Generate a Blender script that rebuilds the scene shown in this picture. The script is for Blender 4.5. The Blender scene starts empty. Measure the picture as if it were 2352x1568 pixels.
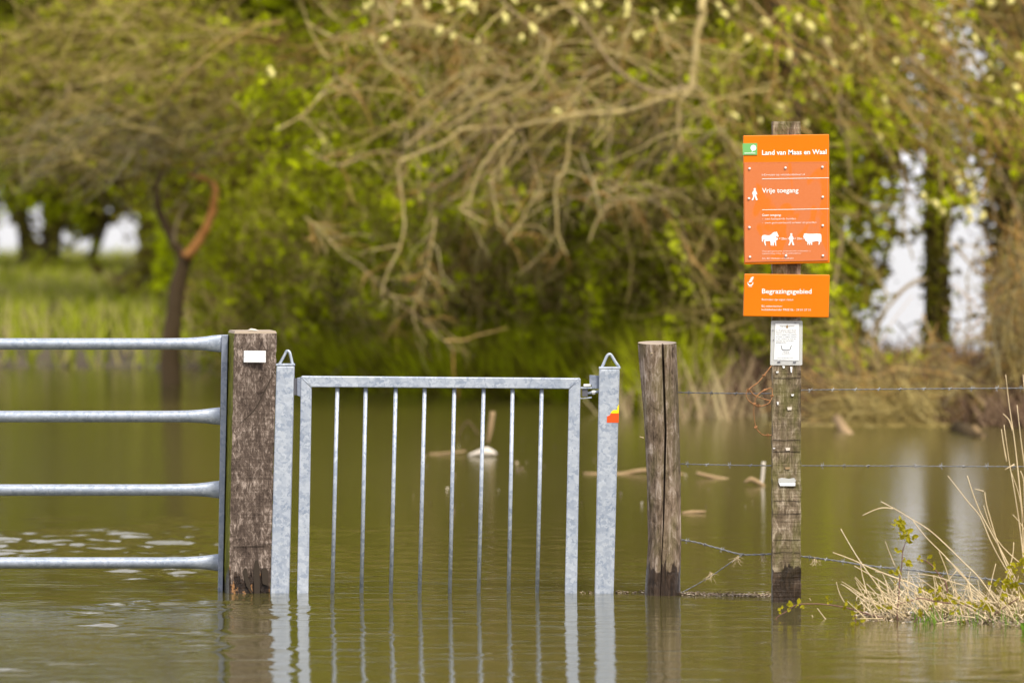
import bpy, bmesh, math, random
import numpy as np
from mathutils import Vector
random.seed(7); rng = np.random.default_rng(7)
SC = bpy.context.scene
# ------------------------------------------------------------------ camera, sky, sun, exposure
F = 14000.0; CX = 1176.0; HOR = 420.0; CAMH = 1.5          # focal length and horizon in units of a 2352 x 1568 frame
cam_d = bpy.data.cameras.new('camera'); cam = bpy.data.objects.new('camera', cam_d)
SC.collection.objects.link(cam); SC.camera = cam
cam.location = (0, 0, CAMH); cam.rotation_euler = (math.radians(90), 0, 0)
cam_d.sensor_width = 36; cam_d.lens = F / 2352 * 36; cam_d.shift_y = -(784 - HOR) / 2352
cam_d.clip_start = 0.5; cam_d.clip_end = 5000
cam_d.dof.use_dof = True; cam_d.dof.focus_distance = 22.1; cam_d.dof.aperture_fstop = 3.8; cam_d.dof.aperture_blades = 0
SUN_EL, SUN_AZ = 52.0, 150.0        # azimuth clockwise from +Y: behind the camera, to the right
w = bpy.data.worlds.new('World'); SC.world = w; w.use_nodes = True
nt = w.node_tree; bg = nt.nodes['Background']
sky = nt.nodes.new('ShaderNodeTexSky'); sky.sky_type = 'NISHITA'; sky.sun_disc = False
sky.sun_elevation = math.radians(SUN_EL); sky.sun_rotation = math.radians(SUN_AZ); sky.dust_density = 4
mx = nt.nodes.new('ShaderNodeMix'); mx.data_type = 'RGBA'; mx.inputs[0].default_value = 0.92
mx.inputs[7].default_value = (9.6, 9.5, 10.0, 1)            # the even cloud cover
nt.links.new(sky.outputs[0], mx.inputs[6]); nt.links.new(mx.outputs[2], bg.inputs[0]); bg.inputs[1].default_value = 0.085
sd = bpy.data.lights.new('sun', 'SUN'); sd.energy = 3.0; sd.angle = math.radians(10); sd.color = (1, 0.93, 0.80)
so = bpy.data.objects.new('sun', sd); SC.collection.objects.link(so)
so.rotation_euler = (math.radians(90 - SUN_EL), 0, math.radians(180 - SUN_AZ + 0))
SC.view_settings.view_transform = 'Standard'; SC.view_settings.look = 'None'
SC.view_settings.exposure = 0.78; SC.view_settings.gamma = 1; SC.view_settings.use_curve_mapping = False

# ------------------------------------------------------------------ helpers
def P(x, y, Y): return Vector(((x - CX) / F * Y, Y, CAMH - (y - HOR) / F * Y))
def WY(y): return CAMH * F / (y - HOR)                       # distance of a point of the water at row y
def px(X, Y, Z): return CX + X / Y * F, HOR + (CAMH - Z) / Y * F
def link(o): SC.collection.objects.link(o); return o
def thing(name, label, cat, loc, group=None, kind=None):
    o = link(bpy.data.objects.new(name, None)); o.location = loc; o.empty_display_size = .1
    return tag(o, label, cat, group, kind)
def tag(o, label=None, cat=None, group=None, kind=None):
    if label: o['label'] = label
    if cat: o['category'] = cat
    if group: o['group'] = group
    if kind: o['kind'] = kind
    return o
def root_loc(p):
    v = Vector((0, 0, 0))
    while p is not None: v = v + p.location; p = p.parent
    return v
def mesh_obj(name, V, Fc, mat, parent=None, loc=None, smooth=False, kind=None, bevel=0, mats=None, fmat=None, local=False):
    V = np.asarray(V, dtype=np.float64).reshape(-1, 3)
    if loc is None: base = root_loc(parent); here = Vector((0, 0, 0))
    else: base = Vector(loc); here = base - root_loc(parent)
    if not local: V = V - np.array(base)
    me = bpy.data.meshes.new(name)
    if isinstance(Fc, np.ndarray):
        n, k = Fc.shape
        me.vertices.add(len(V)); me.vertices.foreach_set('co', V.ravel().astype(np.float32))
        me.loops.add(n * k); me.loops.foreach_set('vertex_index', Fc.ravel().astype(np.int32))
        me.polygons.add(n); me.polygons.foreach_set('loop_start', (np.arange(n) * k).astype(np.int32))
        me.update(calc_edges=True); me.validate()
    else: me.from_pydata([tuple(v) for v in V], [], Fc); me.update()
    for m in (mats or [mat]): me.materials.append(m)
    if fmat is not None: me.polygons.foreach_set('material_index', np.array(fmat, dtype=np.int32))
    if smooth: me.polygons.foreach_set('use_smooth', np.ones(len(me.polygons), dtype=bool))
    o = link(bpy.data.objects.new(name, me)); o.location = here
    if parent is not None: o.parent = parent
    if kind: o['kind'] = kind
    if bevel:
        b = o.modifiers.new('bevel', 'BEVEL'); b.width = bevel; b.segments = 2; b.limit_method = 'ANGLE'
    return o
class MB:
    def __init__(s): s.v = []; s.f = []; s.m = []
    def poly_prism(s, front, back, m=0):
        n = len(front); b = len(s.v); s.v += [tuple(p) for p in front] + [tuple(p) for p in back]
        s.f.append(list(range(b, b + n))); s.f.append([b + n + i for i in reversed(range(n))])
        for i in range(n):
            j = (i + 1) % n; s.f.append([b + i, b + n + i, b + n + j, b + j])
        s.m += [m] * (n + 2); return s
    def slab(s, pts, Y, t, m=0):                              # outline (pixels) at distance Y, t metres thick going back
        fr = [P(x, y, Y) for x, y in pts]; return s.poly_prism(fr, [p + Vector((0, t, 0)) for p in fr], m)
    def box(s, c, d, m=0):
        x, y, z = c; a, b_, c_ = d[0] / 2, d[1] / 2, d[2] / 2
        fr = [(x - a, y - b_, z - c_), (x + a, y - b_, z - c_), (x + a, y - b_, z + c_), (x - a, y - b_, z + c_)]
        return s.poly_prism(fr, [(p[0], p[1] + 2 * b_, p[2]) for p in fr], m)
    def tube(s, pts, rad, n=8, sq=1.0, caps=True):
        pts = [Vector(p) for p in pts]; b = len(s.v); k = len(pts)
        if not hasattr(rad, '__len__'): rad = [rad] * k
        up = None
        for i, p in enumerate(pts):
            d = (pts[min(i + 1, k - 1)] - pts[max(i - 1, 0)]).normalized()
            if up is None:
                up = Vector((0, 1, 0)) if abs(d.y) < .9 else Vector((1, 0, 0))
            a = (up - d * up.dot(d)).normalized(); up = a; c = d.cross(a)
            for j in range(n):
                t = 2 * math.pi * j / n; s.v.append(tuple(p + a * (math.cos(t) * rad[i] * sq) + c * (math.sin(t) * rad[i])))
        for i in range(k - 1):
            for j in range(n):
                q = (j + 1) % n; s.f.append([b + i * n + j, b + i * n + q, b + (i + 1) * n + q, b + (i + 1) * n + j]); s.m.append(0)
        if caps:
            s.f.append([b + j for j in reversed(range(n))]); s.f.append([b + (k - 1) * n + j for j in range(n)]); s.m += [0, 0]
        return s
    def build(s, name, mat, parent=None, **kw): return mesh_obj(name, s.v, s.f, mat, parent, **kw)
def smoothpath(pts, n=4):                                     # Catmull-Rom through points (Vectors)
    pts = [Vector(p) for p in pts]; out = []
    for i in range(len(pts) - 1):
        p0 = pts[max(i - 1, 0)]; p1 = pts[i]; p2 = pts[i + 1]; p3 = pts[min(i + 2, len(pts) - 1)]
        for k in range(n):
            t = k / n; out.append(.5 * ((2 * p1) + (p2 - p0) * t + (2 * p0 - 5 * p1 + 4 * p2 - p3) * t * t + (3 * p1 - p0 - 3 * p2 + p3) * t ** 3))
    out.append(pts[-1]); return out
def lerp_list(a, n):
    a = list(a); return [float(np.interp(i / (n - 1) * (len(a) - 1), range(len(a)), a)) for i in range(n)]

# batches (numpy): ribbons/tubes along many paths, many leaves
def tubes(paths, rad, sides=3):                               # paths N,S,3 ; rad N,S
    N, S, _ = paths.shape
    d = np.gradient(paths, axis=1); d /= np.linalg.norm(d, axis=2, keepdims=True) + 1e-9
    ref = np.zeros_like(d); ref[..., 1] = 1; ref[..., 0] = .13
    a = np.cross(d, ref); a /= np.linalg.norm(a, axis=2, keepdims=True) + 1e-9; b = np.cross(d, a)
    ang = np.arange(sides) / sides * 2 * np.pi + .4
    V = paths[:, :, None, :] + rad[:, :, None, None] * (a[:, :, None, :] * np.cos(ang)[None, None, :, None] + b[:, :, None, :] * np.sin(ang)[None, None, :, None])
    idx = np.arange(N * S * sides).reshape(N, S, sides); nx = np.roll(idx, -1, axis=2)
    Fc = np.stack([idx[:, :-1], nx[:, :-1], nx[:, 1:], idx[:, 1:]], -1).reshape(-1, 4)
    return V.reshape(-1, 3), Fc
def ribbons(paths, wid):                                      # flat blades
    N, S, _ = paths.shape
    an = rng.uniform(-1.1, 1.1, N); side = np.stack([np.cos(an), np.sin(an), np.zeros(N)], -1)[:, None, :]
    A = paths - side * wid[:, :, None]; B = paths + side * wid[:, :, None]
    V = np.stack([A, B], 2); idx = np.arange(N * S * 2).reshape(N, S, 2)
    Fc = np.stack([idx[:, :-1, 0], idx[:, :-1, 1], idx[:, 1:, 1], idx[:, 1:, 0]], -1).reshape(-1, 4)
    return V.reshape(-1, 3), Fc
def leaves(pos, size, elong=1.6):
    N = len(pos); a = rng.normal(size=(N, 3)); a /= np.linalg.norm(a, axis=1, keepdims=True)
    b = rng.normal(size=(N, 3)); b -= a * (a * b).sum(1, keepdims=True); b /= np.linalg.norm(b, axis=1, keepdims=True); c = np.cross(a, b)
    L = (size * elong / 2)[:, None]; W = (size / 2)[:, None]
    V = np.stack([pos - a * L, pos + b * W + c * W * .35 - a * L * .1, pos + a * L, pos - b * W + c * W * .35 - a * L * .1], 1)
    return V.reshape(-1, 3), np.arange(N * 4).reshape(N, 4)
def walk(start, dirn, length, S=6, wig=.25, droop=.1):        # N curved paths
    N = len(start); d = dirn / (np.linalg.norm(dirn, axis=1, keepdims=True) + 1e-9); p = start.copy(); out = [p.copy()]
    for k in range(S - 1):
        d = d + rng.normal(size=(N, 3)) * wig; d[:, 2] -= droop; d /= np.linalg.norm(d, axis=1, keepdims=True)
        p = p + d * (length / (S - 1))[:, None]; out.append(p.copy())
    return np.stack(out, 1)

# where the thicket lets the sky and the flood water beyond show through (outline, share of foliage kept)
OPEN = [([(226, 500), (250, 482), (300, 470), (327, 500), (328, 612), (290, 618), (240, 600), (222, 560)], .02),
        ([(205, 420), (260, 400), (305, 415), (305, 480), (230, 530), (205, 540)], .4),
        ([(-30, 520), (30, 500), (60, 545), (62, 600), (45, 640), (-30, 650)], .06), ([(-30, 400), (35, 430), (40, 500), (-30, 520)], .25),
        ([(63, 480), (85, 470), (104, 500), (104, 560), (88, 572), (70, 540)], .08), ([(80, 435), (140, 430), (138, 470), (85, 470)], .2),
        ([(133, 545), (165, 520), (200, 550), (200, 612), (135, 612)], .12),
        ([(1945, 700), (1965, 690), (2000, 670), (2060, 610), (2118, 600), (2118, 815), (2010, 808), (1975, 800), (1960, 750)], .12),
        ([(1905, 345), (2125, 330), (2122, 600), (2060, 610), (1965, 690), (1915, 640)], .24),
        ([(2182, 570), (2215, 560), (2240, 590), (2268, 640), (2262, 700), (2256, 835), (2215, 838), (2182, 830)], .18),
        ([(2182, 480), (2295, 470), (2290, 600), (2182, 570)], .24),
        ([(2225, 355), (2320, 350), (2320, 480), (2240, 480)], .4), ([(2185, 60), (2345, 60), (2345, 190), (2195, 185)], .55),
        ([(1641, 643), (1668, 643), (1668, 690), (1641, 690)], .6)]
def inpoly(x, y, poly):
    c = np.zeros(x.shape, bool); n = len(poly)
    for i in range(n):
        x1, y1 = poly[i]; x2, y2 = poly[i - 1]
        if y1 == y2: continue
        c ^= ((y1 > y) != (y2 > y)) & (x < (x2 - x1) * (y - y1) / (y2 - y1) + x1)
    return c
def keep(pos, extra=None):                                    # clearings in the thicket
    X, Y, Z = pos[:, 0], pos[:, 1], pos[:, 2]; u, v = px(X, Y, Z)
    u = u + rng.normal(size=len(u)) * 5; v = v + rng.normal(size=len(u)) * 5
    k = np.ones(len(u))
    for poly, p in OPEN: k = np.where(inpoly(u, v, poly), p, k)
    return rng.random(len(u)) < k

# ------------------------------------------------------------------ materials
class NT:
    def __init__(s, name):
        s.mat = bpy.data.materials.new(name); s.mat.use_nodes = True; s.t = s.mat.node_tree
        s.b = s.t.nodes['Principled BSDF']; s.out = s.t.nodes['Material Output']
    def n(s, typ, **kw):
        x = s.t.nodes.new('ShaderNode' + typ)
        for k, v in kw.items(): setattr(x, k, v)
        return x
    def l(s, a, b): s.t.links.new(a, b)
    def coord(s, scale=(1, 1, 1), which='Object'):
        tc = s.n('TexCoord'); mp = s.n('Mapping'); s.l(tc.outputs[which], mp.inputs[0]); mp.inputs['Scale'].default_value = scale
        return mp.outputs[0]
    def noise(s, vec, scale=5, detail=4, rough=.55, dist=0):
        x = s.n('TexNoise'); s.l(vec, x.inputs['Vector']); x.inputs['Scale'].default_value = scale
        x.inputs['Detail'].default_value = detail; x.inputs['Roughness'].default_value = rough; x.inputs['Distortion'].default_value = dist
        return x.outputs['Fac']
    def ramp(s, fac, stops):
        x = s.n('ValToRGB'); s.l(fac, x.inputs[0]); e = x.color_ramp.elements
        while len(e) < len(stops): e.new(.5)
        for el, (p, c) in zip(e, stops): el.position = p; el.color = (*c, 1) if len(c) == 3 else c
        return x.outputs[0]
    def mixc(s, fac, a, b, mode='MIX'):
        x = s.n('Mix', data_type='RGBA', blend_type=mode)
        for sock, val in ((x.inputs[0], fac), (x.inputs[6], a), (x.inputs[7], b)):
            if isinstance(val, (int, float)): sock.default_value = val
            elif isinstance(val, tuple): sock.default_value = (*val, 1)
            else: s.l(val, sock)
        return x.outputs[2]
    def math(s, op, a, b=0.0, clamp=False):
        x = s.n('Math', operation=op, use_clamp=clamp)
        for sock, val in ((x.inputs[0], a), (x.inputs[1], b)):
            if isinstance(val, (int, float)): sock.default_value = val
            else: s.l(val, sock)
        return x.outputs[0]
    def mapr(s, v, a, b, c=0., d=1.):
        x = s.n('MapRange', interpolation_type='SMOOTHSTEP'); s.l(v, x.inputs[0])
        for i, q in enumerate((a, b, c, d)): x.inputs[i + 1].default_value = q
        return x.outputs[0]
    def bump(s, h, dist, strength=1.0, nrm=None):
        x = s.n('Bump'); s.l(h, x.inputs['Height']); x.inputs['Distance'].default_value = dist; x.inputs['Strength'].default_value = strength
        if nrm is not None: s.l(nrm, x.inputs['Normal'])
        return x.outputs[0]
    def set(s, color=None, rough=None, metal=None, normal=None, **kw):
        for k, v in (('Base Color', color), ('Roughness', rough), ('Metallic', metal), ('Normal', normal)):
            if v is None: continue
            if isinstance(v, tuple): s.b.inputs[k].default_value = (*v, 1)
            elif isinstance(v, (int, float)): s.b.inputs[k].default_value = v
            else: s.l(v, s.b.inputs[k])
        for k, v in kw.items(): s.b.inputs[k.replace('_', ' ')].default_value = v
        return s.mat
def plain(name, c, r=.6, m=0., **kw): return NT(name).set(c, r, m, **kw)
def leafmat(name, stops, trans=.35, clump=2.0):
    s = NT(name); g = s.n('NewGeometry'); nz = s.noise(s.coord(), clump, 3, .6)
    f = s.math('ADD', s.math('MULTIPLY', g.outputs['Random Per Island'], .45), s.math('MULTIPLY', nz, .75))
    c = s.ramp(s.math('SUBTRACT', f, .1), stops); s.set(c, .7); s.b.inputs['Specular IOR Level'].default_value = .08
    tr = s.n('BsdfTranslucent'); s.l(c, tr.inputs[0]); mxs = s.n('MixShader'); mxs.inputs[0].default_value = trans
    s.l(s.b.outputs[0], mxs.inputs[1]); s.l(tr.outputs[0], mxs.inputs[2]); s.l(mxs.outputs[0], s.out.inputs[0]); return s.mat
def barkmat(name, a, b, c=None, scale=9):
    s = NT(name); g = s.n('NewGeometry'); nz = s.noise(s.coord((1, 1, .45)), scale, 4, .6)
    f = s.math('ADD', s.math('MULTIPLY', g.outputs['Random Per Island'], .5), s.math('MULTIPLY', nz, .6))
    s.set(s.ramp(f, [(.25, a), (.55, b), (.85, c or b)]), .8, normal=s.bump(nz, .01)); s.b.inputs['Specular IOR Level'].default_value = .06
    return s.mat
M = {}
M['leaf_green'] = leafmat('leaf_green', [(.2, (.12, .10, .016)), (.42, (.18, .165, .014)), (.60, (.35, .40, .010)), (.88, (.56, .62, .012))], .5, 3.)
M['leaf_fresh'] = leafmat('leaf_fresh', [(.2, (.28, .30, .006)), (.5, (.52, .60, .006)), (.9, (.74, .82, .012))], .5, 3.)
M['leaf_olive'] = leafmat('leaf_olive', [(.2, (.085, .062, .02)), (.45, (.19, .145, .032)), (.64, (.31, .31, .018)), (.90, (.50, .54, .015))], .5, 3.)
M['leaf_brown'] = leafmat('leaf_brown', [(.2, (.10, .065, .03)), (.5, (.22, .14, .055)), (.75, (.28, .22, .04)), (.95, (.34, .38, .02))])
M['twig_olive'] = barkmat('twig_olive', (.15, .11, .03), (.33, .25, .085), (.52, .42, .17))
M['twig_orange'] = barkmat('twig_orange', (.18, .10, .03), (.42, .24, .07), (.55, .38, .15))
M['twig_grey'] = barkmat('twig_grey', (.10, .08, .035), (.20, .165, .085), (.33, .285, .17))
M['branch_pale'] = barkmat('branch_pale', (.24, .17, .06), (.40, .31, .13), (.56, .46, .24), 14)
M['branch_tan'] = barkmat('branch_tan', (.16, .11, .06), (.30, .22, .12), (.40, .34, .18), 14)
M['bark_dark'] = barkmat('bark_dark', (.025, .018, .010), (.06, .042, .022), (.11, .08, .045), 12)
M['bark_brown'] = barkmat('bark_brown', (.05, .035, .018), (.11, .075, .04), (.17, .12, .07), 12)
M['torn_wood'] = barkmat('torn_wood', (.30, .12, .035), (.50, .22, .065), (.55, .30, .12), 20)
M['catkin'] = barkmat('catkin', (.50, .43, .10), (.64, .57, .18), (.72, .66, .30), 40)
M['grass'] = leafmat('grass', [(.2, (.08, .08, .02)), (.4, (.21, .24, .015)), (.56, (.40, .46, .02)), (.66, (.42, .35, .16)), (.95, (.60, .48, .30))], .4, 1.1)
M['straw'] = barkmat('straw', (.34, .25, .13), (.55, .43, .26), (.72, .60, .42), 14)
M['deadgrass'] = barkmat('deadgrass', (.05, .03, .02), (.13, .08, .05), (.28, .19, .12), 6)
M['bramble_leaf'] = leafmat('bramble_leaf', [(.2, (.26, .13, .02)), (.4, (.34, .30, .015)), (.65, (.46, .50, .015)), (.9, (.58, .62, .03))], .45, 25)
M['bramble_stem'] = barkmat('bramble_stem', (.09, .04, .035), (.17, .09, .075), (.25, .16, .12), 30)
M['bright_leaf'] = leafmat('bright_leaf', [(.2, (.10, .20, .02)), (.9, (.20, .34, .03))], .35, 30)
M['white'] = plain('white_print', (.86, .86, .84), .5)
M['whiteplastic'] = plain('white_plastic', (.78, .79, .80), .35)
M['greyprint'] = plain('grey_print', (.20, .20, .21), .6)
M['faintprint'] = plain('faint_print', (.66, .70, .70), .5)
M['ink'] = plain('dark_ink', (.06, .07, .09), .6)
M['screw'] = plain('screw_head', (.75, .74, .72), .35, .2)
M['darkmetal'] = plain('weathered_metal', (.13, .13, .15), .5, .5)
M['yellowtape'] = plain('yellow_tape', (.95, .70, .0), .4)
M['redtape'] = plain('orange_red_tape', (.90, .075, .0), .4)
M['greenlabel'] = plain('green_label', (.15, .42, .12), .4)
M['float_white'] = plain('pale_flotsam', (.60, .53, .45), .6)
M['float_tan'] = barkmat('tan_flotsam', (.14, .09, .04), (.28, .19, .10), (.42, .30, .18), 10)
def litter():
    s = NT('litter'); g = s.n('NewGeometry')
    return s.set(s.ramp(g.outputs['Random Per Island'], [(.0, (.10, .06, .04)), (.35, (.20, .14, .08)), (.75, (.36, .27, .17)), (.95, (.58, .50, .40)), (1., (.3, .3, .05))]), .7)
M['litter'] = litter()
def galvanised(name, lo, hi, sc=55, metal=.25):
    s = NT(name); co = s.coord(); nz = s.n('TexNoise'); s.l(co, nz.inputs[0]); nz.inputs['Scale'].default_value = 60
    vec = s.mixc(.045, co, nz.outputs['Color'], 'ADD')
    v = s.n('TexVoronoi'); s.l(vec, v.inputs['Vector']); v.inputs['Scale'].default_value = sc
    sp = s.n('SeparateColor'); s.l(v.outputs['Color'], sp.inputs[0])
    big = s.noise(co, 5, 2)
    f = s.math('ADD', s.math('ADD', s.math('MULTIPLY', sp.outputs[0], .52), .05), s.math('MULTIPLY', big, .5))
    c = s.ramp(f, [(.25, lo), (.5, tuple((a + b) / 2 for a, b in zip(lo, hi))), (.85, hi)])
    r = s.math('ADD', s.math('MULTIPLY', sp.outputs[1], .15), .36)
    return s.set(c, r, metal, normal=s.bump(s.noise(co, 45, 3), .0012))
M['galv'] = galvanised('galvanised_steel', (.24, .285, .37), (.47, .51, .57), 70)
M['galv_dull'] = galvanised('dull_galvanised_steel', (.17, .20, .27), (.29, .32, .39), 62, .35)
M['galv_rail'] = galvanised('galvanised_tube', (.23, .27, .34), (.38, .42, .49), 80, .45)
M['wire'] = plain('wire', (.22, .22, .22), .55, .3)
M['rust'] = plain('rusty_wire', (.27, .12, .04), .8)
def wood(name, dark, mid, light, saw=.5, wet=(.05, .12), green=0., grain=(38, 38, 4.), rot=False, flake=30):
    s = NT(name); co = s.coord(grain); fine = s.noise(co, 1, 6, .7, .4); co2 = s.coord((4, 4, 90)); sw = s.noise(co2, 1, 3, .6)
    blot = s.noise(s.coord(), 9, 5, .65); pat = s.noise(s.coord((1, 1, .42)), flake, 6, .75, 1.2)
    f = s.math('ADD', s.math('MULTIPLY', fine, 1 - saw * .5), s.math('MULTIPLY', sw, saw * .5))
    f = s.math('ADD', s.math('MULTIPLY', f, .45), s.math('MULTIPLY', pat, .62)); f = s.math('ADD', f, s.math('MULTIPLY', s.math('SUBTRACT', blot, .5), .35))
    c = s.ramp(f, [(.40, dark), (.54, mid), (.67, light)])
    if green: c = s.mixc(s.mapr(s.noise(s.coord((1, 1, .4)), 12, 4), .42, .62, 0, green), c, (.11, .115, .012))
    tc = s.n('TexCoord'); sx = s.n('SeparateXYZ'); s.l(tc.outputs['Object'], sx.inputs[0])
    edge = s.noise(s.coord((1, 1, .15)), 26, 3, .6)
    lim = s.math('ADD', s.math('MULTIPLY', s.mapr(edge, .38, .64), wet[1] - wet[0]), wet[0])
    wf = s.mapr(s.math('SUBTRACT', sx.outputs[2], lim), .004, -.004)
    wetc = s.mixc(1., c, (.20, .16, .13), 'MULTIPLY')
    if rot: wetc = s.mixc(s.mapr(s.noise(s.coord((1, 1, .6)), 45, 4, .7), .56, .62), wetc, (.30, .15, .06))
    c = s.mixc(wf, c, wetc); r = s.mixc(wf, (.85, .85, .85), (.35, .35, .35))
    h = s.math('ADD', s.math('ADD', fine, s.math('MULTIPLY', sw, saw)), pat)
    m = s.set(c, None, normal=s.bump(h, .006)); s.l(r, s.b.inputs['Roughness']); s.b.inputs['Specular IOR Level'].default_value = .3
    return m
M['wood_square'] = wood('sawn_oak', (.035, .023, .018), (.115, .083, .065), (.42, .34, .29), .5, (.025, .125), rot=True, flake=80)
M['wood_algae'] = wood('algae_wood', (.06, .06, .006), (.15, .15, .006), (.24, .23, .02), .3, (.02, .10))
M['wood_round'] = wood('weathered_round_wood', (.05, .032, .018), (.20, .145, .10), (.46, .38, .32), .0, (.085, .155), .25, (75, 75, 5.))
M['wood_sign'] = wood('weathered_sign_wood', (.045, .030, .016), (.17, .125, .080), (.46, .38, .28), .6, (.11, .15), .45, (60, 60, 6.))
M['wood_end'] = plain('end_grain', (.30, .24, .18), .9)
M['crack'] = plain('crack_wood', (.03, .02, .012), .9)
def orange():
    s = NT('orange_enamel'); n = s.noise(s.coord(), 6, 3)
    return s.set(s.ramp(n, [(.3, (.64, .158, .0)), (.7, (.67, .172, .0))]), .4, Specular_IOR_Level=.2)
M['orange'] = orange(); M['orange_edge'] = plain('orange_edge', (.62, .16, .02), .5)
def sheet():
    s = NT('hazed_clear_sheet'); co = s.coord((1.6, 1, 1)); n = s.noise(co, 6.5, 2, .5, .6); n2 = s.noise(s.coord(), 120, 2)
    f = s.mapr(n, .52, .59); c = s.mixc(f, (.55, .150, .040), (.64, .140, .002)); c = s.mixc(s.math('MULTIPLY', n2, .10), c, (.8, .4, .2))
    return s.set(c, .3, Specular_IOR_Level=.3)
M['sheet'] = sheet(); M['sheet_edge'] = plain('sheet_edge', (.60, .17, .06), .3)
def laminate():
    s = NT('clear_laminate'); s.set((.75, .76, .75), .15); s.b.inputs['Alpha'].default_value = .42; return s.mat
M['laminate'] = laminate()
def watermat():
    s = NT('flood_water'); tc = s.n('TexCoord'); sx = s.n('SeparateXYZ'); s.l(tc.outputs['Object'], sx.inputs[0]); X, Y = sx.outputs[0], sx.outputs[1]
    a = s.noise(s.coord((6, 18, 1)), 1, 4, .62); b = s.noise(s.coord((1.0, 5, 1)), 1, 2, .5)
    n1 = s.n('Bump'); n1.inputs['Distance'].default_value = .0008; s.l(a, n1.inputs['Height'])
    n2 = s.n('Bump'); n2.inputs['Distance'].default_value = .0012; s.l(b, n2.inputs['Height']); s.l(n1.outputs[0], n2.inputs['Normal'])
    n5 = s.n('Bump'); n5.inputs['Distance'].default_value = .0005; s.l(s.noise(s.coord((14, 60, 1)), 1, 2, .5), n5.inputs['Height']); s.l(n2.outputs[0], n5.inputs['Normal'])
    gl = s.noise(s.coord((2.6, 21, 1)), 1, 3, .6); n6 = s.n('Bump'); n6.inputs['Distance'].default_value = .0022
    s.l(s.math('MULTIPLY', s.mapr(gl, .56, .74), s.mapr(Y, 25.5, 22)), n6.inputs['Height']); s.l(n5.outputs[0], n6.inputs['Normal'])
    s.set((.060, .052, .012), s.mapr(Y, 23, 32, .05, .14), normal=n6.outputs[0]); s.b.inputs['IOR'].default_value = 1.33; return s.mat
M['water'] = watermat()
def landmat():
    s = NT('bank_soil'); n = s.noise(s.coord(), 3, 5, .7)
    return s.set(s.ramp(n, [(.3, (.03, .02, .014)), (.5, (.07, .05, .035)), (.7, (.08, .075, .02))]), .9, normal=s.bump(n, .05))
M['land'] = landmat()

# ------------------------------------------------------------------ setting: water and the far bank
def ss(x, a, b): t = np.clip((x - a) / (b - a), 0, 1); return t * t * (3 - 2 * t)
def waves(X, Y, n, lmin, lmax, spread, seed):                 # random wavelets of unit slope (rms)
    r = np.random.default_rng(seed); h = np.zeros_like(X)
    for _ in range(n):
        lam = math.exp(r.uniform(math.log(lmin), math.log(lmax))); k = 2 * math.pi / lam; a = r.normal() * spread
        h += np.sin((X * math.sin(a) + Y * math.cos(a)) * k + r.uniform(0, 6.283)) / k
    return h * math.sqrt(2 / n)
gx = np.linspace(-4.2, 4.2, 281); gy = np.concatenate([np.linspace(13.5, 17, 120)[:-1], np.linspace(17, 28.8, 600)]); GX, GY = np.meshgrid(gx, gy)
pa = waves(GX * 1.0, GY * .45, 14, .7, 2.4, 1.2, 5); pa = pa / pa.std(); pb = waves(GX, GY * .5, 14, .35, 1.3, 1.2, 8); pb = pb / pb.std()
xl = ss(GX, -.1, -1.25); farb = ss(GY, 22.6, 23.3) * ss(GY, 28.3, 26.0); nearb = ss(GY, 22.3, 21.8) * (.35 + .65 * ss(GY, 17.6, 20.6))
rb = ss(GX, .5, 1.6) * ss(GY, 20.7, 19.2)
amp = .0070 + .105 * farb * (.10 + .90 * xl) * ss(pa + pb * .8, -1.8, .2) + .085 * nearb * (.10 + .90 * xl) * ss(pa + pb, -.9, .8) + .048 * rb * ss(pb, -.8, .8)
amp = amp * ss(GX, -4.2, -3.9) * ss(GX, 4.2, 3.9) * ss(GY, 13.5, 14.2) * ss(GY, 28.8, 28.2)
GZ = amp * (.75 * waves(GX, GY, 52, .055, .16, 1.05, 21) + .6 * waves(GX, GY, 30, .14, .38, .7, 22))
nv, nu = GX.shape; idw = np.arange(nv * nu).reshape(nv, nu); Fw = np.stack([idw[:-1, :-1], idw[:-1, 1:], idw[1:, 1:], idw[1:, :-1]], -1).reshape(-1, 4)
X0, X1, Y0_, Y1_ = -4.2, 4.2, 13.5, 28.8; Vw = np.stack([GX.ravel(), GY.ravel(), GZ.ravel()], -1)
ox = [-1500, X0, X1, 1500]; oy = [-200, Y0_, Y1_, 4000]; ext = []; fe = []
for i in range(3):
    for j in range(3):
        if i == 1 and j == 1: continue
        b_ = len(Vw) + len(ext); ext += [(ox[i], oy[j], 0), (ox[i + 1], oy[j], 0), (ox[i + 1], oy[j + 1], 0), (ox[i], oy[j + 1], 0)]; fe.append([b_, b_ + 1, b_ + 2, b_ + 3])
mesh_obj('water', np.concatenate([Vw, np.array(ext, float)]), np.concatenate([Fw, np.array(fe)]), M['water'], loc=(0, 0, 0), smooth=True, kind='structure')
shx = [-3500, -500, 0, 500, 700, 1000, 1400, 1500, 1900, 2352, 5400]; shy = [850, 850, 848, 852, 885, 905, 925, 950, 962, 985, 985]
bkx = [-3500, 300, 700, 1000, 1750, 1900, 2352, 5400]; bkY = [98, 98, 74, 62, 56, 46, 45, 45]
def front(u): return CAMH * F / (np.interp(u, shx, shy) - HOR)
V = []; cols = 170; rows = 16
for i in range(cols):
    u = -3500 + 8900 * i / (cols - 1); y0 = front(u) + .12 * math.sin(u * .031) + .08 * math.sin(u * .011 + 1); y1 = np.interp(u, bkx, bkY); 
    for j in range(rows):
        t = j / (rows - 1); Y = y0 + (y1 - y0) * t ** 1.6; d = Y - y0
        z = -.12 + .24 * min(1, d / 1.2) + .05 * min(1, d / 8) + .02 * math.sin(u * .02 + Y) * min(1, d)
        if j == rows - 1: z = -.1
        V.append(((u - CX) / F * Y, Y, z))
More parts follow.
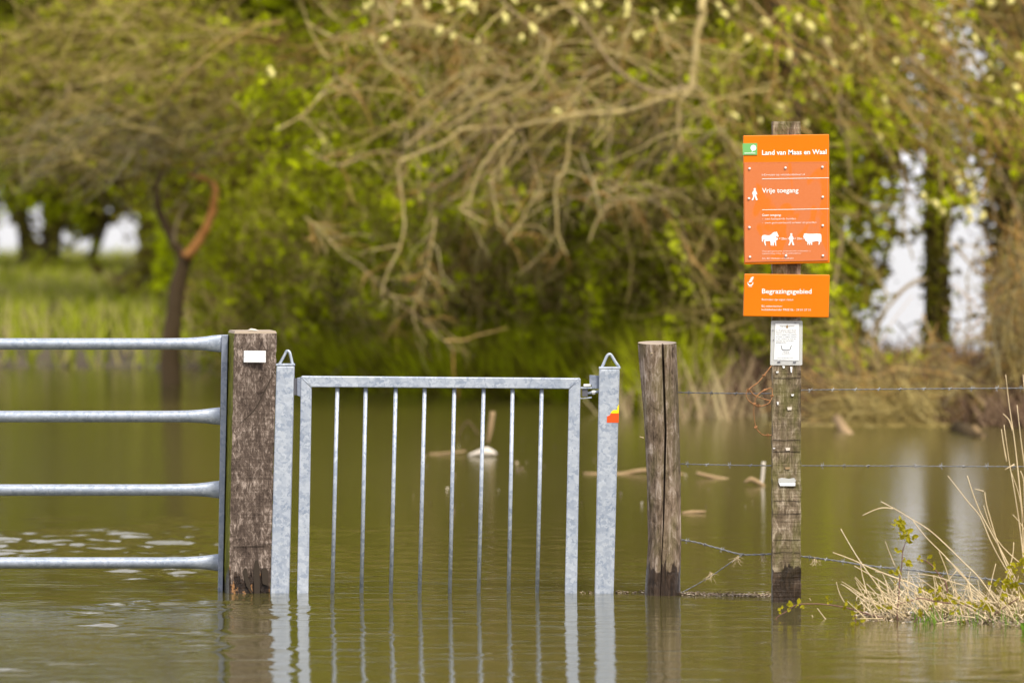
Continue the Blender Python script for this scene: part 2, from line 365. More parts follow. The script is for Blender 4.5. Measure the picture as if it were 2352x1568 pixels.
FcL = [[i * rows + j, (i + 1) * rows + j, (i + 1) * rows + j + 1, i * rows + j + 1] for i in range(cols - 1) for j in range(rows - 1)]
mesh_obj('far_bank', V, FcL, M['land'], loc=(0, 0, 0), smooth=True, kind='structure')

def ground_pts(n, u0, u1, d0, d1, pw=1.3):
    u = rng.uniform(u0, u1, n); f = front(u); Y = f + d0 + (d1 - d0) * rng.random(n) ** pw
    z = -.12 + .24 * np.minimum(1, (Y - f) / 1.2) + .03
    return np.stack([(u - CX) / F * Y, Y, z], -1)
def grass_patch(name, label, n, u0, u1, d0, d1, h, wd, mat, lean=.25, pw=1.3, cat='grass'):
    st = ground_pts(n, u0, u1, d0, d1, pw); st = st[st[:, 1] < np.interp(px(*st.T)[0], bkx, bkY) - 1]; n = len(st)
    L = rng.uniform(h * .5, h, n); d = np.stack([rng.normal(size=n) * lean, rng.normal(size=n) * lean, np.ones(n)], -1)
    pth = walk(st, d, L, 4, .12, .03); wv = np.array([1, .9, .6, .1])[None] * (wd * rng.uniform(.6, 1.3, n))[:, None]
    V, Fc = ribbons(pth, wv); o = mesh_obj(name, V, Fc, mat, loc=(0, 0, 0), kind='stuff'); return tag(o, label, cat)
grass_patch('meadow_grass', 'bright green and straw coloured grass on the far bank at left', 30000, -900, 760, .3, 48, .42, .013, M['grass'], pw=.9)
grass_patch('bank_grass', 'tangled brown dead grass along the water edge at right', 9000, 1380, 3000, .1, 4.5, .36, .007, M['deadgrass'], .55)
grass_patch('undergrowth', 'low green and brown growth under the thicket behind the gate', 20000, 560, 1600, .0, 3.5, .55, .014, M['leaf_green'], .5, cat='undergrowth')

# ------------------------------------------------------------------ trees and bushes
def limb(name, pts, r0, r1, mat, parent, Y=None, n=7, label=None, kink=.0):
    q = [P(a, b, Y if len(p3) == 0 else p3[0]) for a, b, *p3 in pts]; q = smoothpath(q, 4)
    if kink: q = [p + Vector((random.gauss(0, kink), random.gauss(0, kink), random.gauss(0, kink))) for p in q]
    s = MB().tube(q, lerp_list([r0, r1], len(q)), n); o = s.build(name, mat, parent, smooth=True)
    if label: o['label'] = label
    return o
def forks(parent, plist, n, L, mat, Y, r=.0045, droop=.08):
    st = []; dd = []
    for pts, r0, r1 in plist:
        q = smoothpath([P(a, b, Y) for a, b in pts], 5)
        for k in range(n):
            i = random.randrange(len(q) // 5, len(q) - 1); d = (q[i + 1] - q[i]).normalized(); a = random.choice((-1, 1)) * random.uniform(.4, 1.1)
            st.append(q[i]); dd.append((d.x * math.cos(a) - d.z * math.sin(a), random.gauss(0, .25), d.x * math.sin(a) + d.z * math.cos(a)))
    st = np.array(st); dd = np.array(dd); ln = L * rng.uniform(.35, 1.3, len(st)); pth = walk(st, dd, ln, 7, .2, droop)
    rr = (r * rng.uniform(.6, 1.7, len(pth)))[:, None] * np.linspace(1, .3, 7)[None]
    j = rng.integers(0, len(pth), len(pth)); k2 = pth[j, 3]; d2 = pth[j, 4] - pth[j, 3] + rng.normal(size=(len(j), 3)) * .03
    p2 = walk(k2, d2, ln[j] * .6, 7, .25, droop); V, Fc = tubes(np.concatenate([pth, p2]), np.concatenate([rr, rr[j] * .6]), 4)
    return mesh_obj('side_twigs', V, Fc, mat, parent, kind='stuff')
def cloud(n, cu, cv, Yc, ru, rv, rY):                         # clump centres: ellipse given in frame units, depth in metres
    a = rng.uniform(0, 2 * np.pi, n); r = np.sqrt(rng.random(n)); Y = Yc + rng.uniform(-1, 1, n) * rY
    u = cu + ru * r * np.cos(a); v = cv + rv * r * np.sin(a)
    return np.stack([(u - CX) / F * Y, Y, CAMH - (v - HOR) / F * Y], -1)
def foliage(parent, centres, per, sig, size, mat, name='foliage', maskit=True):
    pos = np.repeat(centres, per, 0) + rng.normal(size=(len(centres) * per, 3)) * sig
    pos = pos[pos[:, 2] > .05]
    if maskit: pos = pos[keep(pos)]
    V, Fc = leaves(pos, size * rng.uniform(.6, 1.4, len(pos))); return mesh_obj(name, V, Fc, mat, parent, kind='stuff')
def twigs(parent, centres, ang, spread, L, r, mat, name='twigs', droop=.12, wig=.22, S=6, maskit=True):
    n = len(centres); t = np.radians(ang + rng.normal(size=n) * spread)
    d = np.stack([np.cos(t), rng.normal(size=n) * .35, np.sin(t)], -1); ln = L * rng.uniform(.5, 1.4, n)
    st = centres - d * (ln / 2)[:, None]; pth = walk(st, d, ln, S, wig, droop)
    if maskit: pth = pth[keep(pth[:, S // 2]) & keep(pth[:, 1]) & keep(pth[:, -1])]
    pth[:, :, 2] = np.maximum(pth[:, :, 2], .0)
    rr = (r * rng.uniform(.5, 1.6, len(pth)))[:, None] * np.linspace(1, .35, S)[None]
    V, Fc = tubes(pth, rr); return mesh_obj(name, V, Fc, mat, parent, kind='stuff')

THK = 'bushes and trees forming the thicket on the far bank'
def bush(name, label, cat, u, vb, Y, ru, vtop, nclump, ntwig, leaf, twig, ang=100, spread=45, stems=5, per=44, size=.034, stem_mat=None, lowest=None, tw2=None, droop=.10):
    """a shrub rooted at column u, its crown reaching from the ground (row vb) up to row vtop, half-width ru"""
    g = P(u, vb, Y); g.z = .05; t = thing(name, label, cat, g, THK)
    mid = (vb + vtop) / 2; rv = (vb - vtop) / 2
    for k in range(stems):
        e = u + random.uniform(-.75, .75) * ru; top = vtop + random.uniform(.0, .5) * rv
        q = [Vector(g) + Vector((random.uniform(-.12, .12), random.uniform(-.15, .15), -.1)), P(u + (e - u) * .25 + random.uniform(-15, 15), vb - (vb - top) * .35, Y + random.uniform(-.3, .3)),
             P(u + (e - u) * .6, vb - (vb - top) * .7, Y + random.uniform(-.5, .5)), P(e, top, Y + random.uniform(-.7, .7))]
        q = smoothpath(q, 4); MB().tube(q, lerp_list([.032, .006], len(q)), 5).build('stem', stem_mat or M['bark_brown'], t, smooth=True)
    c = cloud(int(nclump * 1.25), u, mid, Y, ru, rv * 1.05, 1.3); foliage(t, c, per, .095, size, leaf)
    if size < .06: twigs(t, cloud(230, u, mid, Y - 1.3, ru, rv, .4), 110 if u < 1500 else 125, 32, .55, .0042, M['twig_olive'], name='front_twigs', droop=.06)
    if leaf is not M['leaf_brown']:
      cf = cloud(int(nclump * .8), u, mid, Y - 1.0, ru, rv, .7); foliage(t, cf, 8, .035, size * 1.1, M['leaf_fresh'], name='young_leaves')
    c2 = cloud(int(ntwig * .7), u, mid, Y, ru * 1.05, rv * 1.1, 1.4); twigs(t, c2, ang, spread, .7, .0055, twig, droop=droop)
    if tw2: twigs(t, cloud(ntwig // 2, u, mid, Y - .5, ru, rv, 1.0), ang, spread, .8, .006, tw2[0], name=tw2[1], droop=droop)
    return t
G, O, B = M['leaf_green'], M['leaf_olive'], M['leaf_brown']
# the row behind: closes the thicket
for k, (u, Y, ru, top, lm, lb) in enumerate([
        (620, 55, 230, -700, O, 'tall olive green tree at the back of the thicket, above the orange broken branch'),
        (960, 54, 250, -750, G, 'tall bush in young leaf behind the left end of the small gate'),
        (1300, 53, 250, -750, O, 'tall olive bush at the back of the thicket behind the gate latch'),
        (1620, 51, 230, -700, O, 'tall brownish bush at the back, between round post and sign post'),
        (1870, 49, 190, -700, O, 'tall bush standing right behind the orange signs'),
        (2420, 49, 150, -700, B, 'tall brown bush at the right edge of the photo')]):
    tb = bush('tall_bush', lb, 'bush', u, 880, Y, ru, top, 620, 620, lm, M['twig_grey'], 95, 50, 6, 26, .085)
    foliage(tb, cloud(420, u, -1150, Y + 1, ru * 1.15, 620, 2.0), 24, .20, .15, lm, name='upper_foliage')
# nearer shrubs
bush('green_bush', 'bright green bush just right of the crooked tree', 'bush', 610, 900, 47.5, 150, 420, 210, 160, G, M['twig_olive'], 110, 45, 5, 46, .033)
bush('green_bush', 'fresh green bush above the square wooden post', 'bush', 790, 915, 46.5, 150, 330, 230, 200, G, M['twig_olive'], 120, 45, 5, 46, .033)
bush('green_bush', 'leafy bush behind the second and third bars of the gate', 'bush', 960, 920, 45.5, 150, 420, 210, 200, G, M['twig_grey'], 110, 50, 5, 46, .033)
bush('mixed_bush', 'brown and green bush behind the middle of the gate', 'bush', 1130, 930, 45, 150, 430, 160, 280, O, M['twig_grey'], 95, 45, 6, 46, .033, tw2=(M['twig_orange'], 'brown_twigs'))
bush('green_bush', 'yellow green bush behind the right end of the gate', 'bush', 1310, 940, 44.5, 150, 380, 200, 200, G, M['twig_olive'], 85, 45, 5, 46, .033)
bush('green_bush', 'yellow green bush behind the round wooden post', 'bush', 1490, 955, 43, 140, 360, 200, 220, G, M['twig_olive'], 80, 40, 5, 46, .033)
bush('mixed_bush', 'olive bush with pale stems left of the sign post', 'bush', 1660, 960, 42, 130, 300, 170, 260, O, M['twig_olive'], 80, 35, 6, 46, .033)
bush('mixed_bush', 'green bush seen between the sign post and the bright gap', 'bush', 1880, 968, 41.5, 110, 420, 130, 200, G, M['twig_grey'], 75, 35, 5, 46, .033)
bush('bramble_thicket', 'dense dead brown brush at the waterline right of the sign post, under the wire', 'bush', 2010, 985, 39.3, 130, 880, 20, 380, B, M['bark_brown'], 60, 60, 2, 14, .03)
bush('low_bush', 'low green shoots under the wide bright gap on the right', 'bush', 2030, 960, 41, 110, 800, 70, 120, G, M['twig_orange'], 60, 50, 4, 22, .036)
bush('bramble_thicket', 'tangle of orange brown bramble stems at the right edge', 'bush', 2340, 985, 39.5, 110, 560, 60, 620, B, M['twig_orange'], 115, 40, 5, 18, .032, tw2=(M['twig_grey'], 'grey_twigs'))
bush('bramble_thicket', 'low brown bramble tangle on the bank between sign post and right edge', 'bush', 2120, 985, 39.6, 190, 850, 30, 520, B, M['bark_brown'], 60, 60, 3, 18, .03, tw2=(M['twig_orange'], 'orange_twigs'))
# left side, far trees under which the bright water shows
FAR = 'far trees on the left bank'
def far_tree(label, limbs, crown, nleaf, ntw, Y, leaf=O):
    x0, y0 = limbs[0][0][:2]; g = P(x0, y0, Y); g.z = .1
    t = thing('riverside_tree', label, 'tree', g, FAR)
    for k, (*pts, r0, r1) in enumerate(limbs): limb('trunk' if k == 0 else 'branch', pts, r0 * Y / 62, r1 * Y / 62, M['bark_dark'], t, Y, kink=.012)
    foliage(t, cloud(260, x0 + 60, -1050, Y, 300, 520, 3.0), 24, .35, .24, leaf, name='upper_foliage')
    for (cu, cv, ru, rv, sh) in crown:
        c = cloud(int(nleaf * sh), cu, cv, Y, ru, rv, 2.2); foliage(t, c, 26, .0026 * Y, .0015 * Y, leaf); foliage(t, cloud(int(nleaf * sh * .3), cu, cv, Y - 2.5, ru, rv * .95, .6), 14, .0015 * Y, .0013 * Y, M['leaf_fresh'], name='young_leaves')
        twigs(t, cloud(int(ntw * sh), cu, cv, Y, ru, rv, 2.2), 165, 35, .019 * Y, .00017 * Y, M['twig_grey'], droop=.14)
    return t
far_tree('dark trunk leaning at the far left edge, beside the leftmost bright gap', [((58, 660), (60, 580), (50, 500), (48, 380), (20, 200), (-20, 0), .085, .04), ((50, 500), (80, 420), (120, 330), (150, 200), .04, .012)], [(0, 160, 200, 300, .6), (-120, -350, 300, 330, .5)], 520, 480, 84)
far_tree('thick forked dark trunk, second from the left edge', [((112, 640), (118, 560), (125, 480), (150, 400), (170, 250), (220, 60), .13, .05), ((118, 560), (145, 500), (190, 440), (250, 380), .06, .02), ((112, 600), (104, 470), (80, 380), .05, .02)], [(170, 170, 180, 270, .7), (180, -350, 300, 330, .5), (150, 470, 190, 80, .12)], 520, 480, 82)
far_tree('thin green stemmed tree arching to the right over the bright gap', [((205, 640), (212, 590), (230, 545), (253, 495), (293, 449), (340, 410), (400, 350), .055, .02)], [(330, 240, 170, 190, .8)], 520, 480, 80)
far_tree('dark trunk at the right end of the bright gap, behind the crooked tree', [((330, 690), (336, 600), (345, 500), (350, 400), (380, 200), .07, .03), ((338, 620), (380, 560), (430, 480), .03, .012)], [(440, 480, 112, 190, .5), (460, 120, 190, 240, .6), (480, -400, 260, 300, .5)], 560, 520, 76)
far_tree('leafy tree behind the crooked tree and its torn branch', [((520, 860), (530, 700), (520, 500), (500, 200), .07, .02)], [(480, 560, 130, 240, .7), (520, 200, 150, 300, .6)], 480, 480, 60)
bush('low_shrub', 'dark green low shrub on the far left bank under the bright gap', 'bush', 230, 660, 78, 90, 622, 60, 40, G, M['twig_grey'], 95, 50, 3, 26, .06)
bush('low_shrub', 'small green shrub on the far left bank between the dark trunks', 'bush', 110, 665, 76, 70, 628, 50, 40, G, M['twig_grey'], 95, 50, 3, 26, .06)
bush('low_shrub', 'brownish low shrub on the bank just left of the crooked tree', 'bush', 330, 720, 64, 60, 650, 60, 60, B, M['twig_grey'], 95, 50, 3, 26, .06)
bush('low_shrub', 'purplish brown bramble heap on the bank right of the crooked tree', 'bush', 540, 790, 52, 80, 640, 60, 160, B, M['twig_grey'], 95, 60, 3, 26, .05)
# crooked tree standing in the water on the left
t = thing('crooked_tree', 'small crooked tree standing in the water with an orange torn branch', 'tree', P(393, 884, 45.3))
YT = 45.3
s = MB(); q = smoothpath([P(*p, YT) for p in [(392, 925), (393, 880), (391, 820), (394, 768), (402, 712), (406, 668), (418, 620), (426, 588)]], 4)
s.tube(q, lerp_list([.085, .08, .076, .072, .060, .064, .054, .052], len(q)), 9); s.build('trunk', M['bark_brown'], t, smooth=True)
limb('torn_branch', [(426, 590), (447, 566), (470, 530), (486, 490), (493, 455), (491, 430), (478, 413), (455, 408), (436, 401)], .042, .015, M['torn_wood'], t, YT - .05, 8, kink=.004, label= 'bare orange branch curling up to the right')
limb('branch', [(426, 590), (403, 562), (386, 528), (366, 485), (360, 428), (372, 370), (335, 285), (240, 232), (158, 190), (80, 150)], .038, .018, M['bark_brown'], t, YT, 7, 'bent left branch reaching far up to the left')
limb('branch', [(158, 190), (150, 240), (110, 275), (60, 305), (0, 325), (-60, 340)], .022, .008, M['branch_tan'], t, YT)
limb('branch', [(400, 560), (404, 520), (420, 480), (432, 465)], .016, .010, M['branch_tan'], t, YT - .1)
limb('branch', [(372, 370), (430, 380), (480, 375), (560, 350)], .015, .006, M['twig_orange'], t, YT)
limb('branch', [(240, 232), (300, 180), (400, 165), (480, 150), (560, 190)], .014, .006, M['branch_tan'], t, YT)
limb('branch', [(-40, 210), (60, 195), (150, 180), (240, 150)], .016, .008, M['branch_tan'], t, YT)
limb('branch', [(500, 360), (515, 330), (530, 300)], .014, .009, M['branch_tan'], t, YT - .3)
twigs(t, cloud(420, 260, 190, YT, 330, 230, 1.6), 170, 30, .8, .0055, M['twig_olive'])
twigs(t, cloud(260, 200, 330, YT, 250, 80, 1.4), 200, 28, .7, .0065, M['twig_grey'], name='grey_twigs')
foliage(t, cloud(330, 300, 220, YT + .8, 360, 230, 1.4), 20, .11, .045, O); foliage(t, cloud(60, 380, 260, YT + .4, 300, 180, .3), 14, .06, .045, M['leaf_fresh'], name='young_leaves')

# large willow, limbs reaching left over the water
YW = 40.0
wl = thing('willow_tree', 'willow with pale bare branches sweeping left above the gate and yellow catkins', 'tree', P(1800, 965, YW + 1.2))
limb('trunk', [(1800, 975, 41.2), (1795, 700, 41.2), (1800, 420, 41.1), (1815, 220, 41.0), (1790, 40, 40.8), (1720, -140, 40.5), (1690, -420, 40.5), (1700, -800, 40.5)], .11, .05, M['bark_brown'], wl, YW, 9)
limb('limb', [(1730, -110, 40.5), (1640, -90, 40.2), (1612, 10), (1614, 33), (1600, 80), (1596, 130), (1590, 183), (1585, 215)], .030, .024, M['branch_pale'], wl, YW, 8)
BR = [([(1597, 200), (1560, 205), (1517, 213), (1467, 197), (1400, 143), (1350, 67), (1277, -5), (1200, -60)], .021, .010),
 ([(1590, 205), (1543, 220), (1483, 243), (1400, 260), (1317, 263), (1283, 273), (1193, 290)], .024, .018),
 ([(1193, 290), (1133, 293), (1060, 300), (1017, 330), (943, 360), (914, 380), (920, 433), (926, 476), (924, 549), (887, 635), (874, 685)], .018, .007),
 ([(1193, 290), (1137, 313), (1067, 387), (977, 443)], .015, .012), ([(1177, 300), (1134, 347), (1097, 400), (1080, 460), (1057, 480), (1117, 513)], .015, .009),
 ([(1184, 310), (1157, 370), (1127, 417), (1140, 473), (1147, 530)], .013, .008), ([(1194, 300), (1214, 350), (1230, 400), (1240, 420)], .014, .006),
 ([(1317, 263), (1307, 317), (1297, 390), (1276, 425), (1280, 520), (1284, 545), (1300, 585)], .014, .008),
 ([(1050, 293), (1060, 233), (1077, 187), (1104, 150), (1144, 103), (1180, 85)], .014, .009), ([(1057, 287), (1117, 227), (1160, 180), (1164, 150)], .013, .008),
 ([(1117, 227), (1150, 250), (1184, 283)], .012, .012), ([(897, 280), (927, 287), (970, 233), (1030, 187), (1074, 163), (1144, 167), (1190, 180)], .009, .011),
 ([(927, 342), (980, 293), (1030, 227), (1075, 190)], .013, .008), ([(1592, 150), (1600, 200), (1641, 283), (1681, 330), (1707, 373), (1760, 440)], .018, .009),
 ([(1580, 215), (1560, 240), (1560, 300), (1566, 350)], .015, .007), ([(1380, 153), (1350, 170), (1330, 200), (1317, 263)], .011, .010),
 ([(1200, 125), (1240, 118), (1303, 97), (1367, 103), (1464, 147), (1560, 210)], .008, .012), ([(1260, 95), (1250, 150), (1217, 200), (1150, 235), (1083, 260), (1020, 300)], .011, .008),
 ([(784, 582), (840, 622), (884, 668), (950, 722), (1000, 760), (1047, 812)], .007, .005), ([(700, 500), (735, 525), (784, 582)], .005, .007), ([(1297, 390), (1360, 410), (1420, 440), (1450, 480)], .010, .005),
 ([(860, 70), (900, 60), (1000, 65), (1090, 100), (1200, 140), (1300, 190)], .010, .006), ([(850, 80), (880, 140), (920, 170), (965, 190)], .010, .006),
 ([(700, 50), (780, 90), (850, 75), (905, 55)], .010, .012), ([(905, 55), (900, 20), (925, -20)], .012, .010), ([(905, 55), (880, 20), (865, -20)], .010, .008),
 ([(945, -20), (950, 25), (975, 50)], .012, .008), ([(1150, 0), (1220, 60), (1265, 100)], .010, .010), ([(1440, -20), (1450, 50), (1435, 90)], .013, .010),
 ([(1500, 20), (1530, 100), (1570, 160)], .009, .007), ([(700, 340), (780, 380), (860, 350), (930, 355)], .008, .007), ([(630, 300), (700, 260), (760, 190), (800, 175)], .009, .006),
 ([(1350, 560), (1385, 480), (1420, 430), (1500, 420)], .008, .006), ([(1410, 420), (1490, 450), (1560, 500), (1580, 600)], .008, .005),
 ([(1160, 560), (1200, 500), (1235, 440)], .009, .006), ([(1000, 500), (985, 600), (960, 700)], .008, .004)]
for k, (pts, r0, r1) in enumerate(BR): limb('branch', pts, r0 * (1.0 if k < 3 else .82), r1 * .75, M['branch_pale' if k % 3 else 'branch_tan'], wl, YW + (0, .15, -.15, .3, -.3)[k % 5] * (0 if k < 3 else 1), 6, kink=.003)
forks(wl, BR, 8, .36, M['branch_pale'], YW, .0034)
forks(wl, BR, 6, .34, M['twig_orange'], YW + .2)
twigs(wl, cloud(400, 1150, 150, 40.5, 520, 180, 1.4), 172, 38, .75, .0055, M['twig_olive'], droop=.12)
twigs(wl, cloud(230, 1050, 90, 41.5, 560, 130, 1.4), 170, 30, .8, .0055, M['twig_orange'], name='orange_twigs', droop=.14)
twigs(wl, cloud(260, 1250, 330, 41, 360, 140, 1.2), 215, 40, .6, .006, M['branch_tan'], name='hanging_twigs', droop=.16)
foliage(wl, cloud(640, 1150, 190, 42.0, 580, 270, 1.5), 17, .09, .036, M['leaf_green'])
foliage(wl, cloud(300, 1130, 240, 41.2, 560, 260, .9), 11, .05, .036, M['leaf_fresh'], name='young_leaves')
twigs(wl, cloud(700, 1150, -330, 41.5, 620, 330, 1.6), 150, 45, 1.0, .008, M['twig_olive'], name='upper_twigs')
foliage(wl, cloud(330, 1150, -330, 41.5, 620, 330, 1.6), 20, .14, .07, O, name='upper_foliage')
# second willow, long drooping branches falling to the right behind the signs
YR = 40.8
wr = thing('willow_tree', 'willow at right with long branches drooping down to the right, behind the signs', 'tree', P(2152, 975, 43.4))
limb('trunk', [(2150, 990, 43.4), (2152, 840, 43.4), (2152, 600, 43.4), (2150, 350, 43.4), (2140, 100, 43.3), (2050, -200, 43), (1980, -600, 43)], .105, .06, M['bark_dark'], wr, YR, 10, 'dark mossy trunk between the two bright gaps')
for pts, r0, r1 in [([(1990, 60), (2061, 103), (2101, 157), (2134, 200), (2148, 247), (2165, 300)], .015, .009), ([(1890, 90), (1914, 137), (1924, 200), (1931, 240), (1924, 283), (1944, 327), (1948, 377), (1960, 430)], .016, .008),
 ([(2080, 130), (2134, 167), (2184, 200), (2234, 223), (2278, 230), (2301, 283), (2308, 330)], .013, .008), ([(1640, 0), (1700, 60), (1754, 100), (1801, 133), (1858, 187), (1900, 240)], .011, .007),
 ([(1700, -20), (1761, 40), (1801, 87), (1884, 137), (1960, 170)], .011, .007), ([(1884, 200), (1954, 250), (2001, 307), (2060, 390), (2110, 470)], .010, .006),
 ([(1740, -40), (1850, 20), (1960, 100), (2060, 210), (2130, 330)], .009, .006), ([(1820, -40), (1950, 40), (2060, 130), (2200, 290), (2260, 400), (2290, 520)], .010, .006),
 ([(2020, -30), (2140, 30), (2230, 60), (2300, 130), (2352, 170)], .011, .007), ([(1860, 440), (1920, 520), (1990, 600), (2040, 680)], .010, .006), ([(2000, 810), (2030, 720), (2085, 660), (2130, 640)], .012, .006),
 ([(2190, 560), (2260, 640), (2320, 700), (2370, 720)], .010, .006), ([(2290, 380), (2330, 460), (2352, 560)], .012, .008), ([(1912, 960), (1914, 830), (1905, 720), (1925, 600), (1940, 500)], .022, .010),
 ([(2120, 720), (2150, 800), (2210, 860)], .012, .007), ([(1975, 830), (1985, 790), (2012, 745), (2041, 704), (2078, 657), (2125, 640)], .014, .006), ([(1960, 560), (2000, 600), (2030, 660), (2035, 720)], .007, .004), ([(2200, 840), (2225, 740), (2222, 640), (2250, 540)], .009, .004), ([(1940, 430), (1990, 470), (2060, 480), (2120, 530)], .009, .005), ([(2060, 330), (2080, 420), (2075, 520), (2100, 600)], .009, .005), ([(1645, 300), (1690, 380), (1735, 470), (1760, 560)], .011, .006), ([(1420, 470), (1450, 600), (1440, 700)], .008, .005), ([(1640, 640), (1650, 740), (1640, 860)], .009, .006)]:
    limb('branch', pts, r0, r1, M[random.choice(['branch_tan', 'branch_tan', 'twig_olive'])], wr, YR + random.uniform(-.4, .4), 6, kink=.004)
twigs(wr, cloud(560, 1990, 200, 41.5, 420, 260, 1.6), 125, 24, .9, .0055, M['twig_olive'], droop=-.02)
twigs(wr, cloud(320, 2050, 180, 41.0, 400, 260, 1.4), 130, 30, .8, .0050, M['twig_orange'], name='orange_twigs', droop=-.02)
twigs(wr, cloud(260, 2080, 430, 42.5, 260, 260, 1.2), 120, 45, .6, .0045, M['twig_grey'], name='grey_twigs')
foliage(wr, cloud(560, 1980, 240, 42.3, 420, 290, 1.6), 18, .09, .034, M['leaf_olive'])
foliage(wr, cloud(330, 1980, 250, 41.2, 420, 290, .9), 11, .045, .034, M['leaf_fresh'], name='young_leaves')
foliage(wr, cloud(60, 2152, 560, 43.2, 34, 290, .3), 22, .07, .04, M['leaf_olive'], name='ivy')
twigs(wr, cloud(600, 2000, -330, 42.5, 600, 330, 1.6), 130, 45, 1.0, .008, M['twig_olive'], name='upper_twigs')
foliage(wr, cloud(330, 2000, -330, 42.5, 600, 330, 1.6), 20, .14, .07, O, name='upper_foliage')
et = thing('riverside_tree', 'dark trunk and mossy twigs at the right edge beyond the second bright gap', 'tree', P(2330, 985, 43.8), THK)
limb('trunk', [(2335, 990), (2330, 840), (2325, 600), (2345, 350), (2370, 100), (2400, -300)], .12, .06, M['bark_dark'], et, 43.8, 9)
foliage(et, cloud(110, 2370, 500, 43.5, 80, 420, 1.0), 22, .12, .05, O); twigs(et, cloud(320, 2350, 450, 43.2, 90, 450, 1.0), 115, 35, .7, .006, M['twig_grey'])
# catkins: one fluffy mesh, copied
cm = MB(); cm.tube([(0, 0, -.026), (0, 0, -.012), (.002, 0, .004), (0, 0, .020), (0, 0, .030)], [.004, .014, .017, .013, .004], 7)
def catkins(tree, spots, Y, grey=False):
    first = None; base = Vector(tree.location)
    for (a, b) in spots:
        if first is None: o = first = mesh_obj('catkin', cm.v, cm.f, M['catkin'], tree, local=True, smooth=True)
        else: o = first.copy(); link(o); o.parent = tree
        o.location = P(a, b, Y + random.uniform(-.3, .3)) - base; s_ = random.uniform(.7, 1.35); o.scale = (s_, s_, s_ * random.uniform(.8, 1.3))
        o.rotation_euler = (random.uniform(-.6, .6), random.uniform(-1, 1), 0)
catkins(wl, [(980, 13), (1024, 8), (1075, 12), (1084, 18), (1234, 23), (1221, 66), (1225, 72), (1440, 20), (1437, 38), (879, 92), (1280, 258), (842, 20), (910, 57), (1320, 52), (850, 12), (1505, 30), (1340, 20), (1160, 45), (1030, 25), (1400, 70), (620, 165), (625, 172), (1650, 15), (1665, 35), (1555, 28), (1250, 30)] + [(random.uniform(800, 1650), random.uniform(0, 110)) for _ in range(16)], YW - .5)
catkins(wr, [(1831, 42), (1835, 46), (1714, 88), (1716, 94), (1961, 108), (1964, 114), (1854, 133), (1888, 185), (1787, 245), (1793, 248), (1878, 147), (1980, 135), (2344, 133), (2274, 150), (2334, 203), (2198, 400), (2200, 420), (2231, 430), (2233, 450), (2238, 465), (2150, 470), (2165, 490), (2225, 490), (2230, 505), (2255, 500), (2120, 452), (2130, 465), (1690, 20), (2020, 320)] + [(random.uniform(1680, 2350), random.uniform(0, 300)) for _ in range(26)], YR - .5)
# tan reeds at the water edge
def reed_bed(label, u, Y, wd, n, h):
    g = P(u, 900, Y); g.z = 0; tt = thing('reed_bed', label, 'reeds', g)
    st = np.stack([g.x + rng.normal(size=n) * wd, Y + rng.normal(size=n) * .25, np.full(n, -.05)], -1)
    d = np.stack([rng.normal(size=n) * .30, rng.normal(size=n) * .2, np.ones(n)], -1); p = walk(st, d, h * rng.uniform(.4, 1.1, n), 5, .08, .03)
    V, Fc = ribbons(p, np.linspace(1, .2, 5)[None] * (.008 * rng.uniform(.6, 1.5, n))[:, None]); mesh_obj('reeds', V, Fc, M['branch_tan'] if h > .35 else M['deadgrass'], tt, kind='stuff')
reed_bed('pale dead reeds at the water edge between the round post and the sign post', 1630, 39.0, .20, 110, .50)
reed_bed('short pale reeds at the water edge right of the gate post', 1445, 39.4, .08, 40, .36)
reed_bed('dry reeds on the far bank beside the crooked tree', 470, 50.5, .25, 160, .5)

# flotsam in the blurred distance
fl = thing('floating_log', 'short brown log sticking up out of the water near the right bank', 'log', P(1945, 1000, WY(1005)))
MB().tube([P(1922, 962, 37.3), P(1940, 990, 36.9), P(1962, 1012, 36.3)], [.030, .032, .028], 8).build('log', M['float_tan'], fl, smooth=True)
fl = thing('floating_log', 'larger sawn log lying in the water near the right edge', 'log', P(2240, 1000, WY(1003)))
MB().tube([P(2200, 985, 36.9), P(2228, 998, 36.4), P(2254, 1010, 35.9)], [.050, .055, .050], 9).build('log', M['bark_dark'], fl, smooth=True)
MB().slab([(2232, 978), (2244, 976), (2262, 1000), (2258, 1012)], 35.9, .03).build('cut_face', M['float_tan'], fl)
def blob(name, label, cat, pts, Y, r, mat, n=7):
    g = P(pts[0][0], pts[0][1], Y); q = smoothpath([P(a, b, Y) for a, b in pts], 3)
    o = MB().tube(q, r if not hasattr(r, '__len__') else lerp_list(r, len(q)), n).build(name, mat, None, loc=g, smooth=True); return tag(o, label, cat)
blob('plastic_scrap', 'white scrap floating on the water behind the middle gate bars', 'scrap', [(1076, 1046), (1095, 1041), (1118, 1038), (1140, 1042)], WY(1048), [.006, .014, .030, .006], M['float_white'])
blob('dead_leaf', 'upright tan dead leaf on the water behind the middle of the gate', 'leaf', [(1120, 1020), (1126, 985), (1132, 945)], WY(1025), [.006, .016, .014], M['float_tan'])
blob('floating_twig', 'short twig standing in the water behind the fourth gate bar', 'twig', [(1052, 1004), (1060, 985), (1074, 968), (1082, 975), (1100, 1000)], WY(1004), .005, M['bark_brown'])
blob('floating_twig', 'pale twig on the water just left of the white scrap', 'twig', [(985, 1043), (1030, 1040), (1070, 1036)], WY(1043), .006, M['float_tan'])
blob('floating_stick', 'long pale stick afloat, passing behind the gate post and the round post', 'stick', [(1340, 1086), (1420, 1090), (1480, 1080), (1570, 1090)], WY(1088), [.005, .012, .011, .008], M['float_tan'])
blob('floating_stick', 'grey stick afloat between the round post and the sign post', 'stick', [(1600, 1086), (1640, 1096), (1686, 1103)], WY(1098), [.009, .010, .008], M['float_tan'])
